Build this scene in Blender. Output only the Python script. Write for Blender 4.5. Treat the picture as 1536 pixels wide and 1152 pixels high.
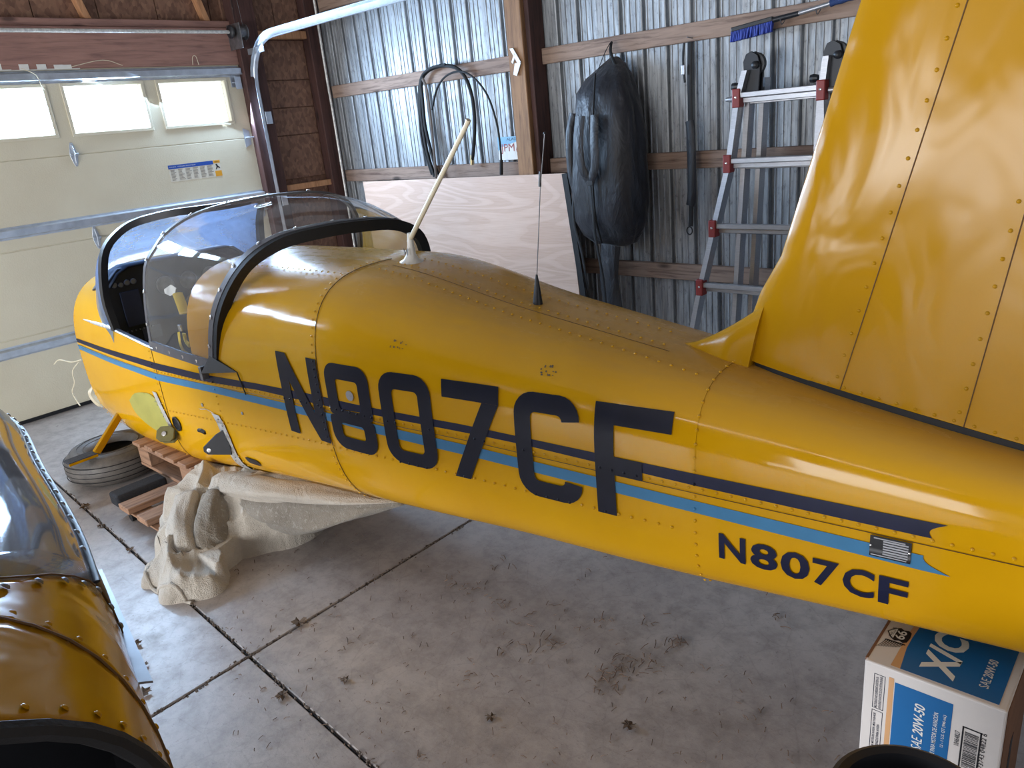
import bpy, bmesh, math, random
import numpy as np
from mathutils import Vector, Matrix
random.seed(7); rng = np.random.default_rng(7)
PI = math.pi
scn = bpy.context.scene
COL = scn.collection
for o in list(bpy.data.objects): bpy.data.objects.remove(o)

# ------------------------------------------------------------------ camera
FPX = 1143.7; CAMH = 1.6
YAW, PIT, ROL = 2.33116072, 0.33663797, 0.10136952
fw = Vector((math.cos(PIT)*math.cos(YAW), math.cos(PIT)*math.sin(YAW), -math.sin(PIT)))
rt = Vector((math.sin(YAW), -math.cos(YAW), 0)); dn = fw.cross(rt)
RT = rt*math.cos(ROL)+dn*math.sin(ROL); DN = -rt*math.sin(ROL)+dn*math.cos(ROL)
cam = bpy.data.cameras.new('camera'); camo = bpy.data.objects.new('camera', cam); COL.objects.link(camo)
cam.sensor_width = 36; cam.lens = FPX/1536*36; cam.clip_start = 0.02
Mx = Matrix((RT, -DN, -fw)).transposed().to_4x4(); Mx.translation = (0, 0, CAMH); camo.matrix_world = Mx
scn.camera = camo

# ------------------------------------------------------------------ world, lights, exposure
scn.view_settings.view_transform = 'Standard'; scn.view_settings.look = 'None'
scn.view_settings.exposure = 0.55; scn.view_settings.gamma = 1; scn.view_settings.use_curve_mapping = False
w = bpy.data.worlds.new('sky'); scn.world = w; w.use_nodes = True
bg = w.node_tree.nodes['Background']; bg.inputs[0].default_value = (0.86, 0.93, 1.0, 1); bg.inputs[1].default_value = 4.0
def area(name, loc, target, sx, sy, power, col):
    l = bpy.data.lights.new(name, 'AREA'); l.shape = 'RECTANGLE'; l.size = sx; l.size_y = sy
    l.energy = power; l.color = col
    o = bpy.data.objects.new(name, l); COL.objects.link(o); o.location = loc
    o.rotation_euler = (Vector(target)-Vector(loc)).to_track_quat('-Z', 'Y').to_euler(); return o
area('door_window_daylight', (-5.80, .85, 1.93), (-3.0, .55, 1.1), 4.9, .40, 400, (0.50, 0.71, 1.0))
area('front_low_fill', (-2.2, -4.45, .80), (-1.9, 1.2, 1.0), 4.8, 1.2, 222, (0.93, 0.96, 1.0))  # low fill lamp added behind the camera, before a closed wall
area('streak_strip_light', (-1.5, -4.4, 2.75), (-1.5, 2.0, 1.0), 3.2, .10, 14, (0.95, 0.98, 1.0))  # added strip lamp for thin streaks on the paint; the wall has no slot
area('fin_reflection_light', (-3.0, -4.38, 1.40), (-1.0, 1.6, 1.4), .9, 1.0, 34, (0.95, 0.98, 1.0))  # added lamp, placed to reflect as a bright patch on the fin
area('right_fill_light', (3.45, 0.4, 1.6), (-2.5, 1.6, 1.0), 2.6, 1.5, 18, (0.97, 0.98, 1.0))  # added fill from the right for the garage door; no window in that wall

# ------------------------------------------------------------------ materials
def srgb(r, g, b):
    f = lambda c: (c/255/12.92) if c/255 <= .04045 else ((c/255+.055)/1.055)**2.4
    return (f(r), f(g), f(b), 1)
class NT:
    def __init__(s, name):
        s.m = bpy.data.materials.new(name); s.m.use_nodes = True; s.t = s.m.node_tree
        s.b = s.t.nodes['Principled BSDF']; s.out = s.t.nodes['Material Output']
    def n(s, typ, **kw):
        x = s.t.nodes.new(typ)
        for k, v in kw.items():
            if k in x.inputs.keys() if isinstance(k, str) else False: x.inputs[k].default_value = v
            else: setattr(x, k, v)
        return x
    def l(s, a, b): s.t.links.new(a, b)
    def coord(s, scale=(1, 1, 1), kind='Object'):
        c = s.n('ShaderNodeTexCoord'); m = s.n('ShaderNodeMapping'); m.inputs['Scale'].default_value = scale
        s.l(c.outputs[kind], m.inputs[0]); return m.outputs[0]
    def noise(s, vec, scale, detail=4, rough=.55, dist=0):
        x = s.n('ShaderNodeTexNoise'); x.inputs['Scale'].default_value = scale; x.inputs['Detail'].default_value = detail
        x.inputs['Roughness'].default_value = rough; x.inputs['Distortion'].default_value = dist
        s.l(vec, x.inputs['Vector']); return x.outputs[0]
    def ramp(s, fac, stops, interp='LINEAR'):
        r = s.n('ShaderNodeValToRGB'); r.color_ramp.interpolation = interp; e = r.color_ramp.elements
        while len(e) < len(stops): e.new(.5)
        for i, (p, c) in enumerate(stops):
            e[i].position = p; e[i].color = c if len(c) == 4 else (*c, 1)
        s.l(fac, r.inputs[0]); return r.outputs[0]
    def mix(s, fac, a, b, mode='MIX'):
        x = s.n('ShaderNodeMix'); x.data_type = 'RGBA'; x.blend_type = mode
        for i, v in ((0, fac), (6, a), (7, b)):
            if hasattr(v, 'links'): s.l(v, x.inputs[i])
            else: x.inputs[i].default_value = v
        return x.outputs[2]
    def math(s, op, a, b=0.0):
        x = s.n('ShaderNodeMath'); x.operation = op
        for i, v in ((0, a), (1, b)):
            if hasattr(v, 'links'): s.l(v, x.inputs[i])
            else: x.inputs[i].default_value = v
        return x.outputs[0]
    def bump(s, h, strength=.3, dist=.01):
        x = s.n('ShaderNodeBump'); x.inputs['Strength'].default_value = strength; x.inputs['Distance'].default_value = dist
        s.l(h, x.inputs['Height']); s.l(x.outputs[0], s.b.inputs['Normal'])
    def set(s, **kw):
        for k, v in kw.items():
            k = {'base': 'Base Color', 'rough': 'Roughness', 'metal': 'Metallic', 'coat': 'Coat Weight', 'coatr': 'Coat Roughness', 'spec': 'Specular IOR Level', 'trans': 'Transmission Weight', 'ior': 'IOR', 'sheen': 'Sheen Weight', 'alpha': 'Alpha'}.get(k, k)
            if hasattr(v, 'links'): s.l(v, s.b.inputs[k])
            else: s.b.inputs[k].default_value = v
        return s
W1 = (1, 1, 1, 1); K1 = (0, 0, 0, 1)
def plain(name, col, rough=.5, metal=0, var=.12, scale=12, bump=0, coat=0, stretch=(1, 1, 1), bscale=None):
    s = NT(name); v = s.coord(stretch); f = s.noise(v, scale)
    lo = tuple(c*(1-var) for c in col[:3])+(1,); hi = tuple(min(1, c*(1+var)) for c in col[:3])+(1,)
    s.set(base=s.ramp(f, [(.3, lo), (.7, hi)]), rough=rough, metal=metal, coat=coat)
    if bump: s.bump(s.noise(v, bscale or scale*4), bump, .004)
    return s.m

def yellow_paint(name, dusty=True):
    s = NT(name); v = s.coord()
    base = s.ramp(s.noise(v, 2.2), [(.3, srgb(218, 160, 14)), (.7, srgb(226, 170, 20))])
    if dusty:
        g = s.n('ShaderNodeNewGeometry'); sep = s.n('ShaderNodeSeparateXYZ'); s.l(g.outputs['Normal'], sep.inputs[0])
        up = s.ramp(sep.outputs[2], [(.35, K1), (1.0, W1)])        # settled dust lies on faces that look up
        streak = s.noise(s.coord((1, 6, 6)), 4, 6, .65)
        d = s.math('MULTIPLY', up, s.ramp(streak, [(.25, (.30,)*3), (.75, (.62,)*3)]))
        base = s.mix(d, base, srgb(168, 138, 96))
        scr = s.noise(s.coord((2.5, 30, 60)), 3, 5, .7)
        base = s.mix(s.math('MULTIPLY', s.ramp(scr, [(.62, K1), (.72, W1)]), .12), base, srgb(225, 190, 110))
        s.set(rough=s.math('ADD', s.math('MULTIPLY', d, .35), s.math('MULTIPLY', s.noise(v, 9), .22)))
    else: s.set(rough=.2); base = s.ramp(s.noise(v, 2.2), [(.3, srgb(168, 121, 6)), (.7, srgb(178, 129, 10))])
    s.set(base=base, coat=.05, coatr=.06, spec=.20 if dusty else .18)
    if dusty: s.bump(s.noise(v, 5, 2), .10, .012)
    else: s.bump(s.noise(s.coord((1, 1, .55)), 6.5, 2, .4, .9), .34, .03)
    return s.m
YEL = yellow_paint('yellow_aircraft_paint')
YELF = yellow_paint('yellow_glossy_paint', False)
YELP = plain('pale_primer_patch', srgb(172, 166, 84), .6, 0, .1, 9)
NAVY = plain('navy_decal', srgb(22, 24, 40), .38, 0, .15, 20)
NAVYS = plain('navy_stripe', srgb(26, 30, 58), .38, 0, .15, 20)
for m_ in (NAVY, NAVYS): m_.node_tree.nodes['Principled BSDF'].inputs['Specular IOR Level'].default_value = .25
BLUE = plain('blue_stripe', srgb(62, 128, 172), .38, 0, .06, 20)
SEAM = plain('seam_line', srgb(92, 62, 14), .6)
BLACK = plain('black_satin', srgb(26, 27, 32), .42, 0, .15, 20)
BLKR = plain('black_rubber', srgb(15, 15, 18), .65, 0, .2, 30, bump=.2)
DARK = plain('dark_cockpit', srgb(20, 21, 28), .8, 0, .2, 20)
GREYP = plain('grey_plastic_edge', srgb(92, 92, 98), .4, 0, .1, 20)
ALU = plain('brushed_aluminium', (.46, .47, .50, 1), .38, .8, .1, 30, bump=.05, stretch=(1, 1, 8))
ALUM = plain('scratched_bare_aluminium', (.70, .69, .66, 1), .45, .55, .25, 50, bump=.1)
GALV = plain('galvanised_track', (.56, .60, .66, 1), .42, .8, .15, 14, bump=.05)
STEEL = plain('dark_steel', (.22, .22, .23, 1), .4, .8, .3, 25)
CHROME = plain('bright_screw', (.8, .8, .8, 1), .25, .9, .1, 25)
REDP = plain('red_plastic', srgb(132, 40, 36), .45, 0, .1, 20)
WHITEP = plain('white_plastic', srgb(225, 224, 218), .45, 0, .05, 20)
IVORY = plain('ivory_fibreglass', srgb(214, 204, 178), .35, 0, .06, 20)
BLUEB = plain('blue_bristles', srgb(30, 50, 140), .6, 0, .3, 60)
BLUEF = plain('blue_foam', srgb(36, 58, 104), .8, 0, .2, 40, bump=.3)
NYLON = NT('black_nylon')
v = NYLON.coord(); NYLON.set(base=NYLON.ramp(NYLON.noise(v, 5), [(.3, srgb(15, 16, 22)), (.7, srgb(26, 27, 37))]), rough=.5, sheen=.12)
NYLON.bump(NYLON.noise(NYLON.coord((1, 1, .35)), 9, 4, .6, .8), .55, .03); NYLON = NYLON.m
OLIVE = plain('olive_fitting', srgb(112, 104, 62), .45, .3, .15, 30)
BRASS = plain('brass_fitting', (.6, .5, .3, 1), .35, .9)
BROWNS = plain('brown_strap', srgb(74, 58, 46), .7, 0, .2, 20)

def wood(name, a, b, axis=0, scale=3.5, knots=True, rough=.75, dark=None):
    s = NT(name); st = [14, 14, 14]; st[axis] = 1.0
    v = s.coord(tuple(st)); f = s.noise(v, scale, 6, .6, .6); big = s.noise(s.coord(), 2.6, 3)
    c = s.ramp(f, [(.28, b), (.5, a), (.75, tuple(min(1, x*1.22) for x in a[:3])+(1,))])
    c = s.mix(s.math('MULTIPLY', s.ramp(big, [(.45, K1), (.75, W1)]), .45), c, dark or b)
    if knots:
        vo = s.n('ShaderNodeTexVoronoi'); vo.inputs['Scale'].default_value = 1.0
        k = [7, 7, 7]; k[axis] = 2.3; s.l(s.coord(tuple(k)), vo.inputs['Vector'])
        c = s.mix(s.ramp(vo.outputs['Distance'], [(.06, (.85,)*3), (.15, K1)]), c, tuple(x*.35 for x in b[:3])+(1,))
    s.set(base=c, rough=rough); s.bump(f, .35, .004); return s.m
WGIRT = wood('weathered_girt_wood', srgb(148, 124, 108), srgb(90, 68, 58), 0)
WPOST = wood('post_wood', srgb(150, 112, 78), srgb(96, 66, 46), 2)
WDARK = wood('dark_post_wood', srgb(78, 50, 44), srgb(46, 29, 27), 2)
WHEAD = wood('header_wood', srgb(156, 118, 106), srgb(122, 90, 84), 1)
WNEW = wood('pine_wood', srgb(190, 140, 100), srgb(150, 100, 66), 2, knots=False)
WPAL = wood('pallet_wood', srgb(158, 122, 96), srgb(104, 76, 60), 1)
WPALX = wood('pallet_board_wood', srgb(158, 122, 96), srgb(104, 76, 60), 0)
WTRUSS = wood('truss_wood', srgb(110, 80, 60), srgb(70, 48, 38), 1)
def osb():
    s = NT('osb_board'); vo = s.n('ShaderNodeTexVoronoi'); vo.inputs['Scale'].default_value = 60; s.l(s.mix(.12, s.coord((1, 1, .6)), (0, 0, 0, 1)), vo.inputs['Vector'])
    c = s.ramp(vo.outputs['Color'], [(.1, srgb(106, 76, 62)), (.5, srgb(128, 94, 76)), (.9, srgb(146, 110, 88))])
    s.set(base=c, rough=.8); s.bump(s.noise(s.coord(), 40), .2, .003); return s.m
OSB = osb()
def corrug():
    s = NT('galvanised_corrugated_sheet'); v = s.coord((9, 9, .7))
    f = s.noise(v, 6, 6, .65, .4); sp = s.noise(s.coord((1, 1, .5)), 46, 5, .7); big = s.noise(s.coord(), 1.6, 3)
    c = s.ramp(f, [(.28, (.13, .137, .145, 1)), (.48, (.33, .345, .36, 1)), (.75, (.54, .56, .58, 1))])
    c = s.mix(s.math('MULTIPLY', s.ramp(sp, [(.56, K1), (.68, W1)]), .6), c, (.10, .10, .10, 1))
    c = s.mix(s.math('MULTIPLY', s.ramp(big, [(.4, K1), (.7, W1)]), .25), c, (.25, .26, .28, 1))
    s.set(base=c, metal=.40, rough=s.ramp(sp, [(.3, (.44,)*3), (.7, (.62,)*3)])); s.bump(sp, .12, .003); return s.m
CORR = corrug()
def concrete():
    s = NT('concrete_slab'); v = s.coord()
    a = s.noise(v, 1.3, 5, .6, .4); b = s.noise(v, 14, 6, .7); c = s.noise(v, 90, 3, .7)
    col = s.ramp(a, [(.25, srgb(150, 140, 136)), (.5, srgb(172, 163, 159)), (.8, srgb(188, 181, 177))])
    col = s.mix(s.math('MULTIPLY', s.ramp(b, [(.42, K1), (.72, W1)]), .5), col, srgb(92, 84, 80))
    col = s.mix(s.math('MULTIPLY', s.ramp(c, [(.60, K1), (.72, W1)]), .35), col, srgb(70, 62, 58))
    vo = s.n('ShaderNodeTexVoronoi'); vo.feature = 'DISTANCE_TO_EDGE'; vo.inputs['Scale'].default_value = 9
    s.l(s.mix(.08, v, s.n('ShaderNodeTexNoise').outputs[1]), vo.inputs['Vector'])
    col = s.mix(s.math('MULTIPLY', s.ramp(vo.outputs['Distance'], [(0, W1), (.02, K1)]), .16), col, srgb(90, 82, 78))
    s.set(base=col, spec=.6, rough=s.ramp(b, [(.3, (.27,)*3), (.7, (.42,)*3)])); s.bump(s.mix(.5, b, c), .22, .004); return s.m
CONC = concrete()
JOINT = plain('joint_dirt', srgb(38, 30, 26), .95, 0, .5, 60, bump=.8)
def door_mat():
    s = NT('beige_door_skin'); v = s.coord()
    s.set(base=s.ramp(s.noise(v, 2), [(.3, srgb(206, 196, 172)), (.7, srgb(216, 208, 184))]), rough=.5)
    s.bump(s.noise(v, 110, 2), .35, .003); return s.m
DOORM = door_mat()
def plym():
    s = NT('okoume_plywood'); v = s.coord((.55, 1, 2.2)); f = s.noise(v, 1.1, 2, .45, .6)
    wv = s.n('ShaderNodeMath'); wv.operation = 'SINE'; s.l(s.math('MULTIPLY', f, 110), wv.inputs[0])
    fine = s.noise(s.coord((2, 60, 60)), 4, 4)
    c = s.ramp(wv.outputs[0], [(0, srgb(194, 162, 143)), (.25, srgb(204, 174, 156)), (1, srgb(209, 181, 164))])
    c = s.mix(.35, c, s.ramp(fine, [(.3, srgb(196, 162, 140)), (.7, srgb(224, 198, 180))]))
    s.set(base=c, rough=.55); return s.m
PLYM = plym()
def tyrem():
    s = NT('tyre_rubber'); v = s.coord()
    c = s.ramp(s.noise(v, 9, 6, .7), [(.3, srgb(66, 63, 61)), (.7, srgb(108, 102, 96))])
    s.set(base=c, rough=.55); s.bump(s.noise(v, 60), .3, .003); return s.m
TYREM = tyrem()
def quiltm():
    s = NT('quilt_cotton'); v = s.coord()
    c = s.ramp(s.noise(v, 5, 4), [(.3, srgb(186, 175, 160)), (.7, srgb(208, 199, 185))])
    d = s.noise(v, 75, 2, .5); c = s.mix(s.math('MULTIPLY', s.ramp(d, [(.60, K1), (.68, W1)]), .22), c, srgb(228, 222, 212))
    s.set(base=c, rough=.9, sheen=.3); s.bump(s.mix(.25, s.noise(s.coord((1, 1, 1)), 10, 3, .5, 1.2), s.noise(v, 260, 2)), .9, .03); return s.m
QUILT = quiltm()
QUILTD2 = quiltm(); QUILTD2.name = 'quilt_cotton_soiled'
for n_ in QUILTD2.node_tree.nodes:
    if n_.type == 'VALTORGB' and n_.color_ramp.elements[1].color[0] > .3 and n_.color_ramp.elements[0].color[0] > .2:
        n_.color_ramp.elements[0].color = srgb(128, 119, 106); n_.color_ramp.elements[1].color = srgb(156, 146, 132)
QUILTD = plain('quilt_grey_lining', srgb(120, 112, 104), .9, 0, .2, 30, bump=.4)
CARD = plain('white_cardboard', srgb(214, 208, 204), .6, 0, .03, 6, bump=.05)
CARDB = plain('brown_cardboard', srgb(120, 84, 60), .8, 0, .1, 30)
PBLUE = plain('printed_blue', srgb(18, 98, 158), .45, 0, .03, 6)
PTAN = plain('printed_tan', srgb(206, 158, 112), .5, 0, .03, 6)
PWHITE = plain('printed_white', srgb(224, 222, 216), .5, 0, .02, 6)
PBLACK = plain('printed_black', srgb(22, 22, 30), .5, 0, .02, 6)
PRED = plain('printed_red', srgb(150, 52, 44), .5, 0, .02, 6)
PLIGHT = plain('printed_light_blue', srgb(120, 170, 200), .5, 0, .02, 6)
PSTICK = plain('sticker_paper', srgb(214, 208, 192), .5, 0, .02, 6)
PSBLUE = plain('sticker_blue', srgb(36, 78, 160), .5, 0, .02, 6)
PORANGE = plain('sticker_orange', srgb(222, 158, 44), .5, 0, .02, 6)
STRAW = plain('straw', srgb(104, 84, 70), .9, 0, .55, 14)
LEAF = plain('dry_leaf', srgb(96, 80, 66), .9, 0, .3, 60)
DUSTF = plain('joint_fluff', srgb(104, 92, 82), .95, 0, .3, 60, bump=.8)
def glass(name, tint, haze, hazecol=(.8, .85, .95, 1), gloss=.9, rough=.03, ior=1.45, transl=0):
    s = NT(name); t = s.t; t.nodes.remove(s.b)
    tr = s.n('ShaderNodeBsdfTransparent'); tr.inputs[0].default_value = tint
    df = s.n('ShaderNodeBsdfDiffuse'); df.inputs[0].default_value = hazecol
    tl = s.n('ShaderNodeBsdfTranslucent'); tl.inputs[0].default_value = hazecol
    m0 = s.n('ShaderNodeMixShader'); m0.inputs[0].default_value = transl; s.l(df.outputs[0], m0.inputs[1]); s.l(tl.outputs[0], m0.inputs[2])
    gl = s.n('ShaderNodeBsdfGlossy'); gl.inputs['Roughness'].default_value = rough
    m1 = s.n('ShaderNodeMixShader'); hz = s.noise(s.coord(), 6, 5, .65)
    s.l(s.math('MULTIPLY', s.ramp(hz, [(.3, (.6,)*3), (.7, W1)]), haze), m1.inputs[0]); s.l(tr.outputs[0], m1.inputs[1]); s.l(m0.outputs[0], m1.inputs[2])
    fr = s.n('ShaderNodeFresnel'); fr.inputs[0].default_value = ior
    m2 = s.n('ShaderNodeMixShader'); s.l(s.math('MULTIPLY', fr.outputs[0], gloss), m2.inputs[0]); s.l(m1.outputs[0], m2.inputs[1]); s.l(gl.outputs[0], m2.inputs[2])
    s.l(m2.outputs[0], s.out.inputs[0]); return s.m
CANOPY = glass('dusty_canopy_perspex', (.90, .89, .87, 1), .15, (.62, .63, .66, 1), .75, .04, 1.45)
WSCREEN = glass('hazy_windscreen_perspex', (.75, .83, .97, 1), .97, (.36, .56, 1.0, 1), .6, .08, 1.45, .72)  # dust haze; the blue daylight it scatters is put into its colour
PANE = glass('window_glass', (.93, .95, .96, 1), .05, gloss=.6)

# ------------------------------------------------------------------ builders
OFF = {}
def ensure(name, parent, label=None, cat=None, group=None, kind=None, o=None):
    if parent is not None: o.parent = parent
    if label: o['label'] = label
    if cat: o['category'] = cat
    if group: o['group'] = group
    if kind: o['kind'] = kind
def thing(name, loc, label, cat, group=None):
    o = bpy.data.objects.new(name, None); COL.objects.link(o); o.location = loc; o.empty_display_size = .1
    OFF[o.name] = Vector(loc); ensure(name, None, label, cat, group, None, o); return o
class MB:
    def __init__(s): s.v = []; s.f = []; s.mi = []; s.m = 0
    def add(s, vs, fs):
        b = len(s.v); s.v += [tuple(map(float, p)) for p in vs]; s.f += [tuple(b+i for i in f) for f in fs]; s.mi += [s.m]*len(fs); return s
    def box(s, lo, hi, R=None, c=None):
        x0, y0, z0 = lo; x1, y1, z1 = hi
        vs = [(x0, y0, z0), (x1, y0, z0), (x1, y1, z0), (x0, y1, z0), (x0, y0, z1), (x1, y0, z1), (x1, y1, z1), (x0, y1, z1)]
        if R is not None:
            c = Vector(c) if c is not None else Vector(((x0+x1)/2, (y0+y1)/2, (z0+z1)/2))
            vs = [c+R@(Vector(p)-c) for p in vs]
        return s.add(vs, [(0, 3, 2, 1), (4, 5, 6, 7), (0, 1, 5, 4), (1, 2, 6, 5), (2, 3, 7, 6), (3, 0, 4, 7)])
    def obox(s, c, ax, ay, az):   # half axes as vectors
        c, ax, ay, az = map(Vector, (c, ax, ay, az)); vs = []
        for k in (-1, 1):
            for i, j in ((-1, -1), (1, -1), (1, 1), (-1, 1)): vs.append(c+ax*i+ay*j+az*k)
        return s.add(vs, [(0, 3, 2, 1), (4, 5, 6, 7), (0, 1, 5, 4), (1, 2, 6, 5), (2, 3, 7, 6), (3, 0, 4, 7)])
    def bar(s, a, b, w, t, up=(0, 0, 1)):  # rectangular bar from a to b, width w along side, t along up
        a, b = Vector(a), Vector(b); d = (b-a); L = d.length; d.normalize(); sd = d.cross(Vector(up)).normalized(); u = sd.cross(d).normalized()
        return s.obox((a+b)/2, d*L/2, sd*w/2, u*t/2)
    def loft(s, rings, closed=True, cap=True):
        n = len(rings[0]); vs = [p for r in rings for p in r]; fs = []
        for i in range(len(rings)-1):
            for j in range(n if closed else n-1):
                a = i*n+j; b = i*n+(j+1) % n; fs.append((a, b, b+n, a+n))
        if cap and closed: fs.append(tuple(range(n-1, -1, -1))); fs.append(tuple((len(rings)-1)*n+j for j in range(n)))
        return s.add(vs, fs)
    def tube(s, path, r, n=8, cap=True, flat=None, closed=False):
        P = [Vector(p) for p in path]; rings = []; prev = None; N = len(P)
        for i, p in enumerate(P):
            if closed: d = P[(i+1) % N]-P[i-1]
            else: d = (P[min(i+1, N-1)]-P[max(i-1, 0)])
            d.normalize()
            if prev is None:
                u = Vector((0, 0, 1)) if abs(d.z) < .9 else Vector((0, 1, 0))
            else: u = prev
            sd = d.cross(u).normalized(); u = sd.cross(d).normalized(); prev = u
            rr = r[i] if hasattr(r, '__len__') else r; fl = flat or 1
            rings.append([p+sd*math.cos(2*PI*k/n)*rr+u*math.sin(2*PI*k/n)*rr*fl for k in range(n)])
        if closed: rings.append(rings[0])
        return s.loft(rings, True, cap and not closed)
    def lathe(s, prof, c=(0, 0, 0), axis=(0, 0, 1), n=20):
        ax = Vector(axis).normalized(); u = ax.orthogonal().normalized(); w_ = ax.cross(u); c = Vector(c)
        rings = [[c+ax*h+(u*math.cos(2*PI*k/n)+w_*math.sin(2*PI*k/n))*r for k in range(n)] for r, h in prof]
        return s.loft(rings, True, True)
    def prism(s, poly, o, ax, ay, n, t):   # 2-D polygon in plane (ax, ay) at o, thickness t along n
        o, ax, ay, n = map(Vector, (o, ax, ay, n)); k = len(poly)
        vs = [o+ax*p[0]+ay*p[1] for p in poly]; vs += [p+n*t for p in vs]
        return s.add(vs, [tuple(range(k-1, -1, -1)), tuple(range(k, 2*k))]+[(i, (i+1) % k, (i+1) % k+k, i+k) for i in range(k)])
    def dome(s, p, nrm, r, h=None, n=8):
        h = h or r*.55; nrm = Vector(nrm).normalized(); u = nrm.orthogonal().normalized(); w_ = nrm.cross(u); p = Vector(p)
        vs = [p+(u*math.cos(2*PI*k/n)+w_*math.sin(2*PI*k/n))*r for k in range(n)]
        vs += [p+nrm*h*.75+(u*math.cos(2*PI*k/n)+w_*math.sin(2*PI*k/n))*r*.66 for k in range(n)]+[p+nrm*h]
        fs = [(i, (i+1) % n, (i+1) % n+n, i+n) for i in range(n)]+[(i+n, (i+1) % n+n, 2*n) for i in range(n)]
        return s.add(vs, fs)
    def build(s, name, mat, parent=None, label=None, cat=None, group=None, kind=None, smooth=False, bevel=0, seg=2, origin=None, solid=0, subsurf=0, fix=True):
        V = np.array(s.v)
        if parent is not None: off = OFF[parent.name]
        else:
            off = Vector(origin) if origin is not None else Vector(((V[:, 0].min()+V[:, 0].max())/2, (V[:, 1].min()+V[:, 1].max())/2, V[:, 2].min()))
        me = bpy.data.meshes.new(name); me.from_pydata([tuple(Vector(p)-off) for p in s.v], [], s.f)
        mats = mat if isinstance(mat, (list, tuple)) else [mat]
        for m in mats: me.materials.append(m)
        if len(mats) > 1: me.polygons.foreach_set('material_index', s.mi)
        if fix or bevel:
            bm = bmesh.new(); bm.from_mesh(me)
            if fix: bmesh.ops.recalc_face_normals(bm, faces=bm.faces)
            if bevel:
                es = [e for e in bm.edges if len(e.link_faces) == 2 and e.calc_face_angle(0) > .6]
                bmesh.ops.bevel(bm, geom=es, offset=bevel, segments=seg, affect='EDGES', profile=.5, clamp_overlap=True)
            bm.to_mesh(me); bm.free()
        if smooth:
            me.polygons.foreach_set('use_smooth', [True]*len(me.polygons))
            if smooth != 'all': me.set_sharp_from_angle(angle=.7)
        o = bpy.data.objects.new(name, me); COL.objects.link(o)
        if parent is None: o.location = off
        OFF[o.name] = off
        if solid:
            md = o.modifiers.new('solid', 'SOLIDIFY'); md.thickness = solid; md.offset = -1
        if subsurf:
            md = o.modifiers.new('sub', 'SUBSURF'); md.levels = md.render_levels = subsurf
        ensure(name, parent, label, cat, group, kind, o); return o
def q(*a): return Vector(a)
def lerp(a, b, t): return tuple(x+(y-x)*t for x, y in zip(a, b))
def spline(pts, n=8):
    P = [Vector(p) for p in pts]; P = [2*P[0]-P[1]]+P+[2*P[-1]-P[-2]]; out = []
    for i in range(1, len(P)-2):
        for k in range(n):
            t = k/n; a, b, c, d = P[i-1:i+3]
            out.append(.5*((2*b)+(c-a)*t+(2*a-5*b+4*c-d)*t*t+(3*b-a-3*c+d)*t**3))
    out.append(P[-2]); return out

def font_mesh(txt, size, bold=0.0, shear=0.0, xs=1.0):
    cu = bpy.data.curves.new('t', 'FONT'); cu.body = txt; cu.size = 1; cu.offset = bold; cu.shear = shear; cu.resolution_u = 3
    o = bpy.data.objects.new('t', cu); COL.objects.link(o); bpy.context.view_layer.update()
    me = bpy.data.meshes.new_from_object(o); V = [v.co.copy() for v in me.vertices]; F = [tuple(p.vertices) for p in me.polygons]
    bpy.data.objects.remove(o); bpy.data.meshes.remove(me)
    if not V: return [], []
    x0 = min(v.x for v in V); y0 = min(v.y for v in V); y1 = max(v.y for v in V); k = size/(y1-y0)
    return [((v.x-x0)*k*xs, (v.y-y0)*k) for v in V], F
def text(name, txt, o, ax, ay, size, mat, parent, eps=.0006, bold=0, shear=0, xs=1.0, width=None, label=None):
    vs, fs = font_mesh(txt, size, bold, shear, xs)
    if width:
        w0 = max(p[0] for p in vs); vs = [(p[0]*width/w0, p[1]) for p in vs]
    ax, ay = Vector(ax), Vector(ay); n = ax.cross(ay).normalized(); b = MB()
    b.add([Vector(o)+ax*p[0]+ay*p[1]+n*eps for p in vs], fs); return b.build(name, mat, parent, label, fix=False)
def patch(name, poly, o, ax, ay, mat, parent, eps=.0004, label=None, t=.0003):
    ax, ay = Vector(ax), Vector(ay); n = ax.cross(ay).normalized(); b = MB()
    b.prism(poly, Vector(o)+n*eps, ax, ay, n, t); return b.build(name, mat, parent, label)
def rect(x0, y0, x1, y1): return [(x0, y0), (x1, y0), (x1, y1), (x0, y1)]
def st(o): o['kind'] = 'structure'; return o

# ================================================================== ROOM
XL, XR, YB, YF = -5.62, 3.6, 4.07, -4.6; ZC = 3.0
base = MB().box((-8, YF, -.25), (XR+.3, YB+.3, -.02)).build('floor', JOINT); st(base)
j1 = lambda x: .83+(-1.4-x)*.060
gx = -2.155; g = .005
def slab(poly):
    b = MB(); k = len(poly)
    b.add([(x, y, -.02) for x, y in poly]+[(x, y, 0) for x, y in poly], [tuple(range(k-1, -1, -1)), tuple(range(k, 2*k))]+[(i, (i+1) % k, (i+1) % k+k, i+k) for i in range(k)])
    return b.build('slab', CONC, base, bevel=.003, seg=1)
slab([(gx+g, j1(gx)+g), (XR, j1(XR)+g), (XR, YB+.2), (gx+g, YB+.2)])
slab([(gx-g, j1(gx)+g), (gx-g, YB+.2), (-5.75, YB+.2), (-5.75, j1(-5.75)+g)])
slab([(gx+g, j1(gx)-g), (gx+g, -1.6), (XR, -1.6), (XR, j1(XR)-g)])
slab([(gx-g, j1(gx)-g), (-5.75, j1(-5.75)-g), (-5.75, -1.6), (gx-g, -1.6)])
slab([(-5.75, -1.61), (XR, -1.61), (XR, YF), (-5.75, YF)])
drv = MB().box((-16, -12, -.3), (-5.76, 12, -.03)).build('driveway', plain('gravel_drive', srgb(150, 145, 135), .9, 0, .3, 8, bump=.4)); st(drv)

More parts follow.
